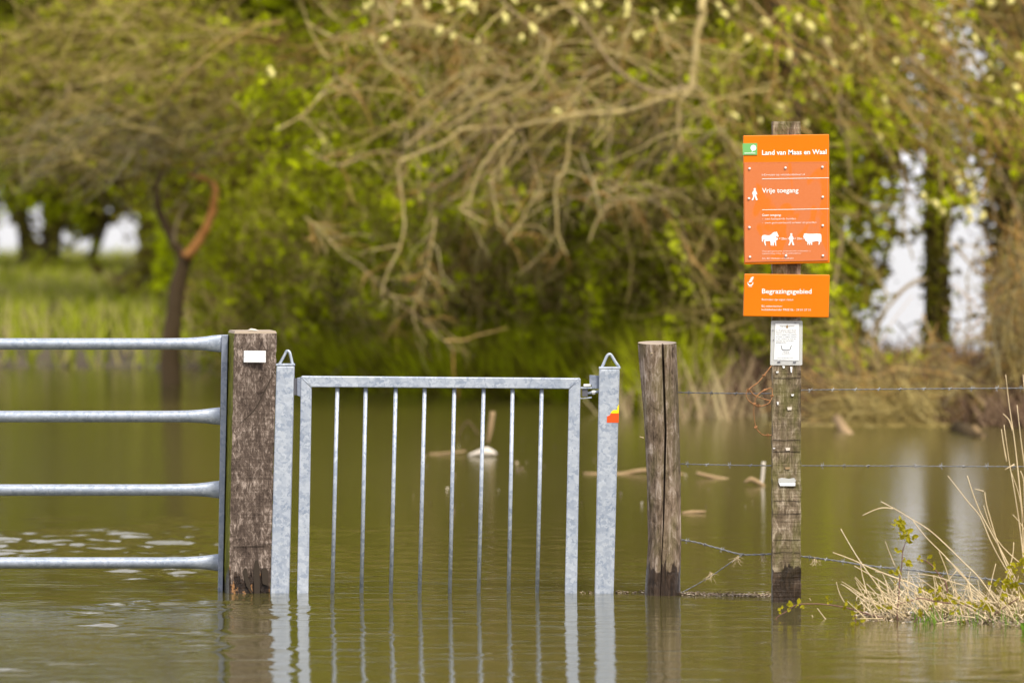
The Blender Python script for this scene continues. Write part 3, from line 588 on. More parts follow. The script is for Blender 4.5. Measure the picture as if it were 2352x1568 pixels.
blob('floating_stick', 'short stick and leaf afloat low between round post and sign post', 'stick', [(1566, 1177), (1590, 1176), (1622, 1174)], WY(1178), [.004, .010, .003], M['float_tan'])
blob('upright_stick', 'thin white stick standing in the water just left of the sign post', 'stick', [(1754, 1060), (1752, 1090), (1748, 1120)], WY(1112), .008, M['float_white'])
blob('floating_leaf', 'curled tan leaf on the water beside the thin white stick', 'leaf', [(1710, 1108), (1725, 1100), (1742, 1108), (1760, 1118)], WY(1115), [.004, .012, .011, .005], M['float_tan'])
pl = ground_pts(1, 0, 1, 0, 1)
n = 60; u = rng.uniform(900, 1750, n); v = rng.uniform(1000, 1180, n); Yv = CAMH * F / (v - HOR)
V, Fc = leaves(np.stack([(u - CX) / F * Yv, Yv, np.full(n, .008)], -1), rng.uniform(.006, .016, n)); o = mesh_obj('floating_debris', V, Fc, M['litter'], loc=(0, 0, 0), kind='stuff'); tag(o, 'scattered leaf bits afloat behind the gate and the round post', 'debris')

# ------------------------------------------------------------------ field gate on the left (four tubes)
YG = 22.42
g = thing('field_gate', 'galvanised field gate of four round tubes at the left edge, hung on the square post', 'gate', P(505, 1358, YG))
MB().poly_prism([P(509, 769, YG), P(524, 769, YG), P(511.5, 1372, YG), P(500, 1372, YG)], [p + Vector((0, .04, 0)) for p in (P(509, 769, YG), P(524, 769, YG), P(511.5, 1372, YG), P(500, 1372, YG))]).build('end_stile', M['galv_dull'], g, bevel=.002)
for k, (a, b, xe) in enumerate([(776.5, 803, 509), (943, 969.5, 505.5), (1111.5, 1138, 503.5), (1279, 1305, 501.5)]):
    m_ = (a + b) / 2; r = (b - a) / 2 / F * YG; yy = YG + .02
    pts = [P(-900, m_ + .5, yy), P(0, m_, yy), P(380, m_, yy), P(430, m_ - .3, yy), P(455, m_ - .6, yy), P(475, m_ - 1, yy), P(490, m_ - 1, yy), P(xe, m_ - 1, yy)]
    s = MB(); b0 = 0; NN = 20
    for p, (ry, rz) in zip(pts, [(1, 1), (1, 1), (1, 1), (.97, 1.03), (.9, 1.12), (.75, 1.25), (.6, 1.42), (.5, 1.52)]):
        for j in range(NN): t_ = 2 * math.pi * j / NN; s.v.append((p.x, p.y + math.cos(t_) * r * ry, p.z + math.sin(t_) * r * rz))
    for i in range(len(pts) - 1):
        for j in range(NN): q_ = (j + 1) % NN; s.f.append([i * NN + j, i * NN + q_, (i + 1) * NN + q_, (i + 1) * NN + j])
    s.build('rail', M['galv_rail'], g, smooth=True)
# ------------------------------------------------------------------ square wooden post
YS = WY(1362.6); th = math.radians(9.5); D = .24
sp = thing('square_post', 'thick square sawn wooden post between the field gate and the small gate', 'post', P(572, 1362.6, YS))
def gridbox(corners_bottom, corners_top, nu, nv, jit, seed=1):
    """closed column from 4 corner curves, gridded and slightly uneven; side faces 0..3"""
    r_ = random.Random(seed); V = []; ring = []
    for k in range(nv + 1):
        t = k / nv; cs = [Vector(corners_bottom[i]).lerp(Vector(corners_top[i]), t) for i in range(4)]; row = []
        for i in range(4):
            for q_ in range(nu):
                p = cs[i].lerp(cs[(i + 1) % 4], q_ / nu); j = jit * (1.5 if q_ == 0 else 1)
                row.append(len(V)); V.append(p + Vector((r_.gauss(0, j), r_.gauss(0, j), 0)))
        ring.append(row)
    Fc = []; fm = []; n = 4 * nu
    for k in range(nv):
        for i in range(n): q_ = (i + 1) % n; Fc.append([ring[k][i], ring[k][q_], ring[k + 1][q_], ring[k + 1][i]]); fm.append(i // nu)
    Fc.append(ring[nv]); fm.append(4); return V, Fc, fm
def sq_corners(xl, xr, y, Y, w_, d_, th_):
    FL = P(xl, y, Y); FR = P(xr, y, Y + w_ * math.sin(th_)); FR.z = FL.z; bk = Vector((-math.sin(th_), math.cos(th_), 0)) * d_; return [FL, FR, FR + bk, FL + bk]
cb = sq_corners(525, 620.5, 1380, YS, .155, D * .78, th); ct = sq_corners(538, 636, 766, YS, .155, D * .78, th)
V, Fc, fm = gridbox(cb, ct, 8, 60, .0006)
fm = [{0: 0, 1: 0, 2: 0, 3: 1, 4: 2}[a] for a in fm]
mesh_obj('timber', V, Fc, None, sp, mats=[M['wood_square'], M['wood_algae'], M['wood_end']], fmat=fm, bevel=0)
# chamfered top cap of the timber
c0 = ct; top = [Vector(p) + Vector((0, 0, .009)) for p in c0]; mid_ = sum(top, Vector()) / 4; top = [p + (mid_ - p) * .05 for p in top]
mesh_obj('chamfered_top', [*c0, *top], [[0, 1, 5, 4], [1, 2, 6, 5], [2, 3, 7, 6], [3, 0, 4, 7], [4, 5, 6, 7]], M['wood_end'], sp)
MB().tube([P(570, 759, YS + .02), P(577, 757.5, YS + .02), P(586, 758.5, YS + .02), P(594, 760, YS + .02)], [.003, .006, .005, .002], 7).build('bulge', M['float_white'], None, loc=P(580, 759, YS + .02), smooth=True)  # small pale bulge on the post top
tag(bpy.data.objects['bulge'], 'small pale snail on top of the square wooden post', 'bulge')
# splits in the face
def strip(name, pts, wd, Y, mat, parent, t=.0015, Yfun=None):
    q = [P(a, b, (Yfun(a) if Yfun else Y)) for a, b in pts]; L = []; R = []
    if not hasattr(wd, '__len__'): wd = [wd] * len(q)
    for i, p in enumerate(q):
        d = (q[min(i + 1, len(q) - 1)] - q[max(i - 1, 0)]); n_ = Vector((-d.z, 0, d.x)).normalized() * (wd[i] / 2 / F * Y); L.append(p + n_); R.append(p - n_)
    out = L + R[::-1]; return MB().poly_prism(out, [p + Vector((0, t, 0)) for p in out]).build(name, mat, parent)
yf = lambda a: YS - .0022 + (a - 533) / 98 * .155 * math.sin(th)
strip('split', [(631, 853), (620, 875), (606, 902), (592, 930), (580, 946), (565, 960), (551, 972)], [1, 2, 2.2, 2, 2.2, 1.5, .5], YS, M['crack'], sp, Yfun=yf)
for pts in ([(536, 1255), (610, 1252)], [(545, 800), (557, 799)]): strip('saw_mark', pts, .8, YS, M['crack'], sp, Yfun=yf)
# rotten notches at the waterline
for pts in ([(584, 1362), (582, 1310), (586, 1287), (592, 1285), (596, 1300), (597, 1362)], [(566, 1345), (557, 1312), (562, 1304), (567, 1306), (571, 1330), (580, 1362)], [(603, 1340), (600, 1306), (610, 1303), (616, 1310), (617, 1345)]):
    MB().slab([(a, b) for a, b in pts], yf(pts[0][0]) - .0005, .002).build('rotten_hollow', M['crack'], sp)
pq = thing('plaque', 'small white plaque with a row of faint diamonds on the square post', 'plaque', P(585, 818, YS - .01))
yp = YS + .002
MB().slab([(560, 805.3), (610.5, 805.6), (610.3, 832.3), (559.6, 831.9)], yp - .006, .004).build('plate', M['whiteplastic'], pq, bevel=.001)
for k in range(4):
    cx_ = 571.5 + k * 9.4; cy_ = 815.5; s = MB()
    for (a, b), (c, d_) in zip([(0, -5), (4.6, 0), (0, 5), (-4.6, 0)], [(4.6, 0), (0, 5), (-4.6, 0), (0, -5)]):
        s.tube([P(cx_ + a, cy_ + b, yp - .0065), P(cx_ + c, cy_ + d_, yp - .0065)], .0005, 4)
    s.build('diamond', M['faintprint'], pq)
MB().slab([(566, 827.2), (586, 827.2), (586, 828.6), (566, 828.6)], yp - .0066, .0005).slab([(590, 827.2), (604, 827.2), (604, 828.6), (590, 828.6)], yp - .0066, .0005).build('print_line', M['faintprint'], pq)
for a in (562, 608.5): MB().box(P(a, 818.8, yp - .0068), (.002, .002, .001)).build('nail', M['darkmetal'], pq)

# ------------------------------------------------------------------ steel gate posts and the small gate
def gate_post(label, top, bot, ytop, ybot, loop, Y, dpt=.065):
    t = thing('steel_gate_post', label, 'gate post', P((bot[0] + bot[1]) / 2, ybot, Y), 'galvanised posts of the small gate')
    f_ = [P(top[0], ytop, Y), P(top[1], ytop, Y), P(bot[1], ybot + 14, Y), P(bot[0], ybot + 14, Y)]
    MB().poly_prism(f_, [p + Vector((0, dpt, 0)) for p in f_]).build('tube', M['galv'], t, bevel=.005)
    MB().slab([(top[0] - .8, ytop - 4.5), (top[1] + .8, ytop - 4.5), (top[1] + .8, ytop + .5), (top[0] - .8, ytop + .5)], Y - .001, dpt + .002).build('cap', M['galv'], t, bevel=.0015)
    q = smoothpath([P(a, b, Y + .03) for a, b in loop], 5); MB().tube(q, .0052, 8).build('lifting_loop', M['galv'], t, smooth=True)
    return t
YP = WY(1362)
gate_post('steel post with a wire loop on top, touching the square wooden post', (634.6, 675.5), (620.5, 662.7), 840, 1362, [(640, 838), (644, 832), (653, 816), (657, 808), (661, 806), (665, 809), (668, 820), (671, 833), (673, 838)], YP + .005)
gp = gate_post('steel post with a wire loop and the latch, right of the small gate', (1376.5, 1423.5), (1366, 1409), 847.5, 1364, [(1381, 846), (1385, 838), (1393, 820), (1397, 814.5), (1401, 813.5), (1405, 817), (1413, 830), (1420, 840), (1423, 846)], YP)
tq = thing('reflective_sticker', 'torn orange red and yellow sticker on the right steel gate post', 'sticker', P(1410, 955, YP - .003))
z5 = lambda a, b: (1263.3 + a * .21974, 769.5 + b * .21974)
MB().slab([z5(*p) for p in [(594, 912), (596, 852), (600, 846), (614, 842), (626, 836), (634, 816), (718, 815), (716, 913)]], YP - .0012, .001).build('red_part', M['redtape'], tq)
MB().slab([z5(*p) for p in [(634, 816), (644, 796), (660, 784), (676, 781), (700, 781), (703, 752), (712, 734), (722, 720), (719, 815)]], YP - .0012, .001).build('yellow_part', M['yellowtape'], tq)
sg = thing('small_gate', 'galvanised pedestrian gate with eight thin upright bars standing in the water', 'gate', P(1010, 1363, YP + .01))
YQ = YP + .012
# mitred frame
def frame(pts, Y, t, name): return MB().slab(pts, Y, t).build(name, M['galv'], sg, bevel=.003)
frame([(692, 863.4), (1333, 868.5), (1306.5, 892.8), (716, 888.8)], YQ, .04, 'top_rail')
frame([(691.2, 864.2), (715.4, 889.4), (707.5, 1376), (681.9, 1376)], YQ, .04, 'left_stile')
frame([(1333.6, 869.2), (1325, 1376), (1297.2, 1376), (1307, 893.4)], YQ, .04, 'right_stile')
MB().tube([P(693, 865.5, YQ), P(716, 889.6, YQ)], .0022, 6).build('weld', M['galv'], sg, smooth=True)
MB().tube([P(1332, 870.5, YQ), P(1306.5, 893, YQ)], .0014, 6).build('weld', M['galv'], sg, smooth=True)
for a, b in zip([775, 840, 909, 975.5, 1043.5, 1111, 1177.5, 1244.5], [763, 830, 897.5, 963.5, 1033, 1099, 1168, 1233.5]):
    MB().tube([P(a, 889, YQ + .02), P((a + b) / 2, 1130, YQ + .02), P(b, 1374, YQ + .02)], .0074, 10).build('bar', M['galv'], sg, smooth=True)
MB().slab([(675.6, 869), (683, 869), (683, 907), (675.6, 907)], YQ + .01, .02).build('hinge_pin', M['darkmetal'], sg)
MB().slab([(682.5, 868), (692, 866), (691, 911), (682.5, 908)], YQ + .004, .03).build('hinge_plate', M['galv_dull'], sg, bevel=.001)
MB().slab([z5(a, b) for a, b in [(318, 545), (330, 542), (435, 543), (435, 558), (330, 558), (318, 556)]], YQ + .002, .03).slab([z5(a, b) for a, b in [(316, 645), (330, 660), (435, 644), (435, 658), (330, 664), (318, 664)]], YQ + .002, .03).build('latch_bracket', M['galv'], sg)
MB().slab([z5(a, b) for a, b in [(338, 560), (395, 562), (395, 640), (338, 638)]], YQ + .008, .02).build('latch_block', M['darkmetal'], sg, bevel=.001)
MB().slab([z5(a, b) for a, b in [(350, 515), (358, 512), (418, 512), (425, 518), (425, 534), (358, 538), (350, 532)]], YQ, .02).build('bolt_head', M['screw'], sg, bevel=.001)
MB().slab([z5(a, b) for a, b in [(412, 418), (516, 422), (514, 560), (434, 560), (434, 520), (412, 520)]], YP + .02, .006).build('strike_plate', M['galv_dull'], gp, bevel=.001)
MB().tube([P(*z5(395, 605), YQ + .015), P(*z5(508, 588), YQ + .015)], .0052, 8).build('latch_pin', M['galv'], gp, smooth=True)
MB().tube([P(*z5(440, 600), YQ + .015), P(*z5(470, 596), YQ + .015)], .0085, 6).build('nut', M['screw'], gp)

# ------------------------------------------------------------------ round cleft post
YO = WY(1368)
rp = thing('round_post', 'round weathered wooden post with a long dark split down its face', 'post', P(1523, 1368, YO))
Lx = ([786, 870, 950, 1020, 1100, 1250, 1330, 1385], [1465, 1471, 1478, 1482, 1486, 1489, 1483, 1480]); Rx = ([786, 870, 980, 1110, 1250, 1330, 1385], [1554, 1557, 1560, 1564, 1565.5, 1562.5, 1563])
Kx = ([792, 900, 990, 1110, 1200, 1290, 1385], [1521, 1524.5, 1527.5, 1525, 1523, 1518.5, 1515]); Kw = ([786, 1000, 1150, 1230, 1300, 1385], [6.5, 6, 4.5, 2.5, 1.6, 1.2])
V = []; NV = 70; NN = 48
for k in range(NV + 1):
    y = 790 + (1385 - 790) * k / NV; xl = np.interp(y, *Lx); xr = np.interp(y, *Rx); c = P((xl + xr) / 2, y, YO + .065); R = (xr - xl) / 2 / F * YO
    kx = np.interp(y, *Kx); kw = np.interp(y, *Kw); off = (kx - (xl + xr) / 2) / F * YO
    for j in range(NN):
        t_ = 2 * math.pi * j / NN; rr = R * (1 + .012 * math.sin(5 * t_ + y * .013) + .010 * math.sin(11 * t_ + 2 + y * .004) + random.gauss(0, .004))
        V.append([c.x + math.sin(t_) * rr, c.y - math.cos(t_) * rr * 1.02, c.z])
    # cut the groove: the three vertices nearest the split
    row = V[-NN:]; hw = kw / 2 / F * YO; tg = math.asin(max(-1, min(1, off / R))); idx = int(round(tg / (2 * math.pi) * NN)) 
    for dj, px_, dep in ((-1, -hw, 0), (0, 0, .035), (1, hw, 0)):
        v = row[(idx + dj) % NN]; v[0] = c.x + off + px_; v[1] = c.y - math.sqrt(max(0, R * R - (off + px_) ** 2)) * 1.02 + dep
Fc = [[k * NN + j, (k + 1) * NN + j, (k + 1) * NN + (j + 1) % NN, k * NN + (j + 1) % NN] for k in range(NV) for j in range(NN)]
mesh_obj('timber', V, Fc, M['wood_round'], rp, smooth=False)
capz = [V[j] for j in range(NN)]
mesh_obj('sawn_top', [[v[0], v[1], v[2] - .0 + (v[1] - V[0][1]) * .07] for v in capz], [list(range(NN))], M['wood_end'], rp)
for (a, b, dx, dz) in ((1478, 1005, -9, -3), (1494, 812, 6, -2)):
    MB().tube([P(a, b, YO), P(a + dx, b + dz, YO - .01)], [.002, .0008], 5).build('splinter', M['straw'], rp)

# ------------------------------------------------------------------ sign post
YZ = WY(1383)
st_ = thing('sign_post', 'tall square weathered wooden post carrying the orange signs', 'post', P(1807, 1383, YZ))
cb = sq_corners(1774.5, 1840, 1400, YZ, .102, .09, 0.0); ct = sq_corners(1774.5, 1839, 279, YZ, .100, .09, 0.0)
V, Fc, fm = gridbox(cb, ct, 6, 80, .0007, 3)
mesh_obj('timber', V, Fc, None, st_, mats=[M['wood_sign'], M['wood_end']], fmat=[1 if a == 4 else 0 for a in fm])
for k, yy in enumerate([868, 1010, 1037, 1150, 1180, 1240, 1268]): strip('saw_mark', [(1776, yy + random.uniform(-1, 1)), (1800, yy + random.uniform(-1, 1)), (1838, yy + random.uniform(-1, 1))], .6, YZ - .0018, M['crack'], st_)
for (a, b, c, d_, mt) in ((1797, 840, 1803, 845, 'white'), (1815, 842, 1820, 855, 'white'), (1782, 853, 1789, 856, 'screw'), (1817, 905, 1824, 909, 'screw'), (1784, 922, 1789, 929, 'screw'), (1808, 935, 1819, 941, 'float_white'), (1804, 1028, 1815, 1034, 'float_white'), (1803, 1073, 1815, 1077, 'float_tan'), (1775, 1028, 1781, 1030, 'screw')):
    o = MB().slab([(a, b), (c, b + random.uniform(-1, 1)), (c - 1, d_), (a + 1.5, d_ + .6)], YZ - .004, .003).build('paper_scrap', M[mt], None, loc=P(a, b, YZ)); o.parent = st_; o.location = o.location - st_.location
    
MB().slab([(1788, 1099), (1796, 1096.5), (1812, 1099), (1824, 1097), (1828, 1103), (1826, 1108), (1788, 1108)], YZ - .005, .004).build('torn_notice', M['laminate'], st_)
MB().slab([(1789, 1108.5), (1827, 1108.5), (1826.5, 1115.5), (1792, 1115.5)], YZ - .006, .004).build('torn_notice', M['whiteplastic'], st_)

z1 = lambda a, b: (1688.2 + a * .23438, 252.66 + b * .23438)
z2 = lambda a, b: (1688.2 + a * .23438, 608.67 + b * .23438)
def folded_panel(label, zz, corners, Y, name='orange_sign', t=.022):
    s_ = thing(name, label, 'sign', P(*zz(500, (corners[0][1] + corners[2][1]) / 2), Y))
    f_ = [P(*zz(a, b), Y) for a, b in corners]; MB().poly_prism(f_, [p + Vector((0, t, 0)) for p in f_]).build('panel', M['orange'], s_, bevel=.003); return s_
YB = YZ - .026
S1 = folded_panel('large orange sign headed Land van Maas en Waal, upper of the two', z1, [(80, 252), (922, 238), (928, 1500), (90, 1515)], YB)
S2 = folded_panel('small wide orange sign reading Begrazingsgebied, lower of the two', z2, [(92, 86), (929, 96), (918, 515), (80, 502)], YB)
def text(parent, zz, body, x0, x1, y0, cap, slope, mat, Y, bold=0., name='lettering'):
    cu = bpy.data.curves.new('t', 'FONT'); cu.body = body; cu.size = 1; cu.offset = bold; cu.resolution_u = 3; cu.fill_mode = 'FRONT'
    ob = link(bpy.data.objects.new('t', cu)); dg = bpy.context.evaluated_depsgraph_get(); me = bpy.data.meshes.new_from_object(ob.evaluated_get(dg))
    bpy.data.objects.remove(ob); xs = [v.co.x for v in me.vertices]; w0, w1 = min(xs), max(xs); sx = (x1 - x0) / (w1 - w0); sy = cap / .70; base = root_loc(parent)
    for v in me.vertices:
        X = x0 + (v.co.x - w0) * sx; Yy = y0 - v.co.y * sy + slope * (X - x0); q = P(*zz(X, Yy), Y); v.co = q - base
    me.materials.clear(); me.materials.append(mat); o = link(bpy.data.objects.new(name, me)); o.parent = parent; return o
sl = -.018; W_ = M['white']; YT1 = YB - .0012
text(S1, z1, 'Land van Maas en Waal', 265, 897, 441, 46, -.014, W_, YT1, .018)
MB().slab([z1(75, 328), z1(217, 326), z1(218, 440), z1(77, 441)], YB - .003, .006).build('green_label', M['greenlabel'], S1)
gl = [o for o in S1.children if o.name.startswith('green_label')][0]
def discpts(cx, cy, rx, ry, n=18): return [(cx + rx * math.cos(2 * math.pi * i / n), cy + ry * math.sin(2 * math.pi * i / n)) for i in range(n)]
s = MB(); s.slab([z1(*p) for p in discpts(180, 372, 28, 29)], YB - .0036, .0005); s.slab([z1(*p) for p in [(182, 390), (176, 400), (168, 412), (163, 410), (168, 396), (172, 384)]], YB - .0037, .0005); s.slab([z1(*p) for p in [(92, 421), (200, 420), (200, 426), (92, 427)]], YB - .0036, .0005)
s.build('tree_emblem', W_, S1)
sh_ = MB().slab([z1(90, 522), z1(908, 509), z1(910, 1470), z1(96, 1484)], YB - .0030, .0026).build('clear_sheet', M['sheet'], S1, bevel=.0008)
for e in ([(90, 514), (908, 508), (908, 513), (90, 520)], [(905, 512), (911, 512), (913, 1470), (907, 1470)], [(96, 1482), (912, 1468), (912, 1474), (96, 1490)]):
    MB().slab([z1(*p) for p in e], YB - .0034, .002).build('sheet_edge', M['sheet_edge'], S1)
YT2 = YB - .0040
for a, b in [(143, 575), (495, 568), (857, 560), (137, 868), (860, 853), (142, 1150), (860, 1132), (147, 1440), (500, 1428), (862, 1427)]:
    c = P(*z1(a, b), YB - .0055); MB().tube([c, c + Vector((0, -.001, 0)), c + Vector((0, -.003, 0))], [.0046, .0044, .0024], 10).build('screw', M['screw'], S1, smooth=False)
text(S1, z1, 'Informatie op staatsbosbeheer.nl', 264, 682, 645, 20, sl * .6, W_, YT2, -.012)
for (a, b) in ((676, 665), (979, 968)): MB().slab([z1(265, a - 2.5), z1(920, b - 2.5), z1(920, b + 2.5), z1(265, a + 2.5)], YT2, .0005).build('rule', W_, S1)
text(S1, z1, 'Vrije toegang', 265, 622, 812, 46, sl * .6, W_, YT2, .010)
text(S1, z1, 'Geen toegang:', 265, 452, 1040, 21, sl * .4, W_, YT2, .006)
text(S1, z1, '-  met loslopende honden', 267, 595, 1076, 20, sl * .4, W_, YT2, -.012)
text(S1, z1, '-  voor gemotoriseerd verkeer en paarden', 267, 797, 1114, 20, sl * .4, W_, YT2, -.012)
text(S1, z1, '< 25m >', 430, 530, 1270, 20, 0, W_, YT2, .006); text(S1, z1, '< 25m >', 582, 684, 1269, 20, 0, W_, YT2, .006)
text(S1, z1, 'Voor georganiseerde (commerciële) activiteiten is', 266, 737, 1390, 15, sl * .5, W_, YT2, -.018)
text(S1, z1, 'toestemming nodig van Staatsbosbeheer', 266, 652, 1413, 15, sl * .5, W_, YT2, -.018)
text(S1, z1, 'Art. 461 Wetboek van Strafrecht', 266, 575, 1462, 16, sl * .5, W_, YT2, -.01)
horse = [(296, 1330), (290, 1310), (284, 1292), (290, 1272), (282, 1262), (276, 1278), (272, 1292), (264, 1286), (262, 1262), (263, 1240), (272, 1228), (290, 1224), (330, 1230), (352, 1222), (368, 1206), (384, 1195), (398, 1197), (408, 1190), (414, 1204), (424, 1226), (428, 1238), (420, 1244), (408, 1238), (398, 1246), (408, 1254), (416, 1252), (422, 1268), (414, 1272), (404, 1276), (402, 1300), (404, 1330), (396, 1330), (392, 1300), (388, 1292), (382, 1300), (378, 1330), (368, 1330), (366, 1298), (358, 1330), (350, 1326), (348, 1300), (344, 1282), (320, 1284), (300, 1284), (298, 1296), (304, 1328)]
cow = [(716, 1322), (708, 1318), (712, 1302), (706, 1290), (696, 1286), (688, 1276), (686, 1262), (672, 1246), (668, 1238), (676, 1228), (674, 1216), (684, 1210), (704, 1210), (712, 1214), (760, 1214), (800, 1212), (836, 1214), (845, 1222), (847, 1250), (845, 1290), (840, 1300), (838, 1280), (834, 1296), (828, 1318), (816, 1320), (822, 1300), (818, 1286), (800, 1284), (770, 1290), (756, 1292), (756, 1320), (746, 1322), (744, 1300), (738, 1300), (736, 1322), (726, 1322), (724, 1302), (718, 1304)]
body = [(541, 1232), (560, 1230), (570, 1245), (577, 1266), (571, 1269), (564, 1256), (566, 1275), (572, 1300), (582, 1322), (566, 1327), (556, 1296), (551, 1282), (546, 1300), (536, 1326), (522, 1324), (534, 1300), (537, 1276), (530, 1267), (529, 1250)]
def flat(name, pts, zz, Y, mat, parent): return MB().slab([zz(*p) for p in pts], Y, .0005).build(name, mat, parent)
flat('horse_pictogram', horse, z1, YT2, W_, S1); flat('cow_pictogram', cow, z1, YT2, W_, S1)
for dx, dy in ((0, 0), (193 - 552, 777 - 1218)):
    MB().slab([z1(a + dx, b + dy) for a, b in body], YT2, .0005).slab([z1(*p) for p in discpts(552 + dx, 1218 + dy, 10.5, 11)], YT2, .0005).build('walker_pictogram', W_, S1)
text(S2, z2, 'Begrazingsgebied', 265, 750, 278, 46, .004, W_, YT1, .010)
text(S2, z2, 'Betreden op eigen risico', 263, 570, 346, 20, .006, W_, YT1, -.008)
text(S2, z2, 'Bij calamiteiten:', 262, 462, 411, 20, .004, W_, YT1, -.008)
text(S2, z2, 'kuddebeheerder FREE 06 - 29 01 57 31', 262, 740, 445, 20, .008, W_, YT1, -.006)
flat('bowl_emblem', [(122, 168), (128, 170), (132, 185), (145, 194), (160, 192), (170, 182), (172, 168), (179, 168), (177, 186), (165, 202), (140, 204), (126, 194)], z2, YT1, W_, S2)
for pts in ([(150, 130), (168, 116), (186, 116), (178, 128), (160, 138)], [(138, 152), (150, 138), (180, 134), (176, 144), (152, 152)], [(132, 168), (142, 156), (170, 152), (164, 164), (146, 170)]): flat('flame_emblem', pts, z2, YT1, W_, S2)
text(S2, z2, 'FREE', 132, 168, 216, 10, 0, W_, YT1, .0)
# laminated notice on the post
nt_ = thing('laminated_notice', 'small white laminated notice nailed to the sign post below the signs', 'notice', P(*z2(505, 760), YZ - .004))
MB().slab([z2(*p) for p in [(362, 545), (655, 545), (663, 553), (660, 972), (652, 980), (352, 980), (345, 972), (354, 553)]], YZ - .0042, .0015).build('laminate', M['laminate'], nt_)
MB().slab([z2(*p) for p in [(396, 572), (628, 573), (624, 933), (383, 928)]], YZ - .0056, .0010).build('paper', M['whiteplastic'], nt_)
YN = YZ - .0064; gy = M['greyprint']
for txt, a, b, yy in (('begrazingsgebied', 440, 580, 602), ('In dit gebied lopen Rode', 405, 598, 644), ('Geuzen en Konikpaarden.', 404, 604, 664), ('Wilt u helpen met toezicht', 403, 606, 686), ('of heeft u vragen? Neemt', 402, 604, 708), ('u dan contact op met be-', 401, 600, 729), ('heerder van de kudde', 400, 575, 749), ('0629015731', 399, 500, 768), ('www.freenature.nl', 412, 565, 916)):
    text(nt_, z2, txt, a, b, yy, 12, .0, gy, YN, .01)
text(nt_, z2, 'FREE', 468, 533, 864, 18, 0, gy, YN, -.01)
flat('rule', [(455, 872), (547, 872), (547, 875), (455, 875)], z2, YN, gy, nt_)
MB().tube(smoothpath([P(*z2(a, b), YN) for a, b in [(449, 788), (458, 800), (459, 820), (475, 830), (505, 832), (532, 829), (545, 818), (546, 800), (557, 789)]], 3), .0011, 5).build('horns_emblem', M['ink'], nt_)
MB().slab([z2(*p) for p in [(515, 585), (522, 605), (512, 622), (500, 608), (502, 596)]], YN - .0006, .001).build('bird_dropping', M['float_tan'], nt_)
for a, b in ((430, 950), (583, 952), (590, 567), (372, 640), (378, 735)): MB().slab([z2(a - 14, b - 5), z2(a + 14, b - 7), z2(a + 15, b + 6), z2(a - 13, b + 7)] if b > 900 else [z2(a - 5, b - 5), z2(a + 5, b - 5), z2(a + 5, b + 5), z2(a - 5, b + 5)], YN, .002).build('staple', M['darkmetal'], nt_)

# ------------------------------------------------------------------ barbed wires
def barbed(label, pts, group='barbed wires of the fence', rad=.0013, mat=None, spacing=.104, name='barbed_wire', twist=110):
    q = smoothpath([P(a, b, Y) for a, b, Y in pts], 12); t = thing(name, label, 'wire', q[0], group)
    # resample
    d = [0]
    for i in range(1, len(q)): d.append(d[-1] + (q[i] - q[i - 1]).length)
    n = max(8, int(d[-1] / .010)); Q = np.array([[np.interp(s_, d, [p[k] for p in q]) for k in range(3)] for s_ in np.linspace(0, d[-1], n)])
    for ph in (0, math.pi):
        s_ = MB(); a = np.linspace(0, d[-1], n) * twist + ph
        s_.tube([Vector(Q[i]) + Vector((0, math.cos(a[i]), math.sin(a[i]))) * rad * 1.0 for i in range(n)], rad, 5); s_.build('strand', mat or M['wire'], t, smooth=True)
    k = spacing * random.uniform(.2, .8); first = None
    while k < d[-1] - .01:
        p = Vector([np.interp(k, d, [v[j] for v in q]) for j in range(3)])
        if first is None:
            s_ = MB(); r = .0016
            s_.tube([(-.002, -.004, -.013), (-.001, -.004, 0), (.002, -.002, .012)], [.0008, r, .0008], 5)
            s_.tube([(.007, .004, -.011), (.003, .003, 0), (-.004, -.004, .011)], [.0008, r, .0008], 5); s_.tube([(-.006, 0, 0), (.006, 0, 0)], .0030, 6)
            o = first = mesh_obj('barb', s_.v, s_.f, mat or M['wire'], t, local=True)
        else: o = first.copy(); link(o); o.parent = t
        o.location = p - t.location; o.rotation_euler = (random.uniform(0, 3), random.uniform(-.4, .4), 0); k += spacing * random.uniform(.9, 1.1)
    return t
barbed('top barbed wire running right from the round post behind the sign post', [(1556, 901, 22.2), (1666, 903, 22.05), (1774, 903, 21.93), (1840, 896, 21.93), (2100, 893, 21.6), (2352, 891, 21.3), (2700, 888, 20.9)])
barbed('middle barbed wire stretched straight from the round post to the right edge', [(1562, 1065, 22.2), (1666, 1067.5, 22.05), (1774, 1069, 21.93), (1840, 1069, 21.93), (2100, 1070, 21.6), (2352, 1071, 21.3), (2700, 1073, 20.9)])
barbed('lowest barbed wire, sagging from the round post and down into the dry reeds', [(1563, 1239, 22.2), (1600, 1245, 22.14), (1640, 1256, 22.08), (1700, 1272, 22.), (1740, 1273, 21.96), (1776, 1272, 21.93), (1840, 1277, 21.93), (1920, 1287, 21.8), (2000, 1299, 21.7), (2100, 1309, 21.6), (2180, 1318, 21.5), (2260, 1328, 21.4), (2352, 1340, 21.3), (2600, 1350, 21.1)], rad=.0019, spacing=.09)
barbed('plain wire slanting down from the lowest barbed wire to the foot of the round post', [(1705, 1273, 21.99), (1680, 1290, 22.0), (1640, 1318, 22.05), (1600, 1342, 22.1), (1566, 1360, 22.12)], spacing=9, name='loose_wire')
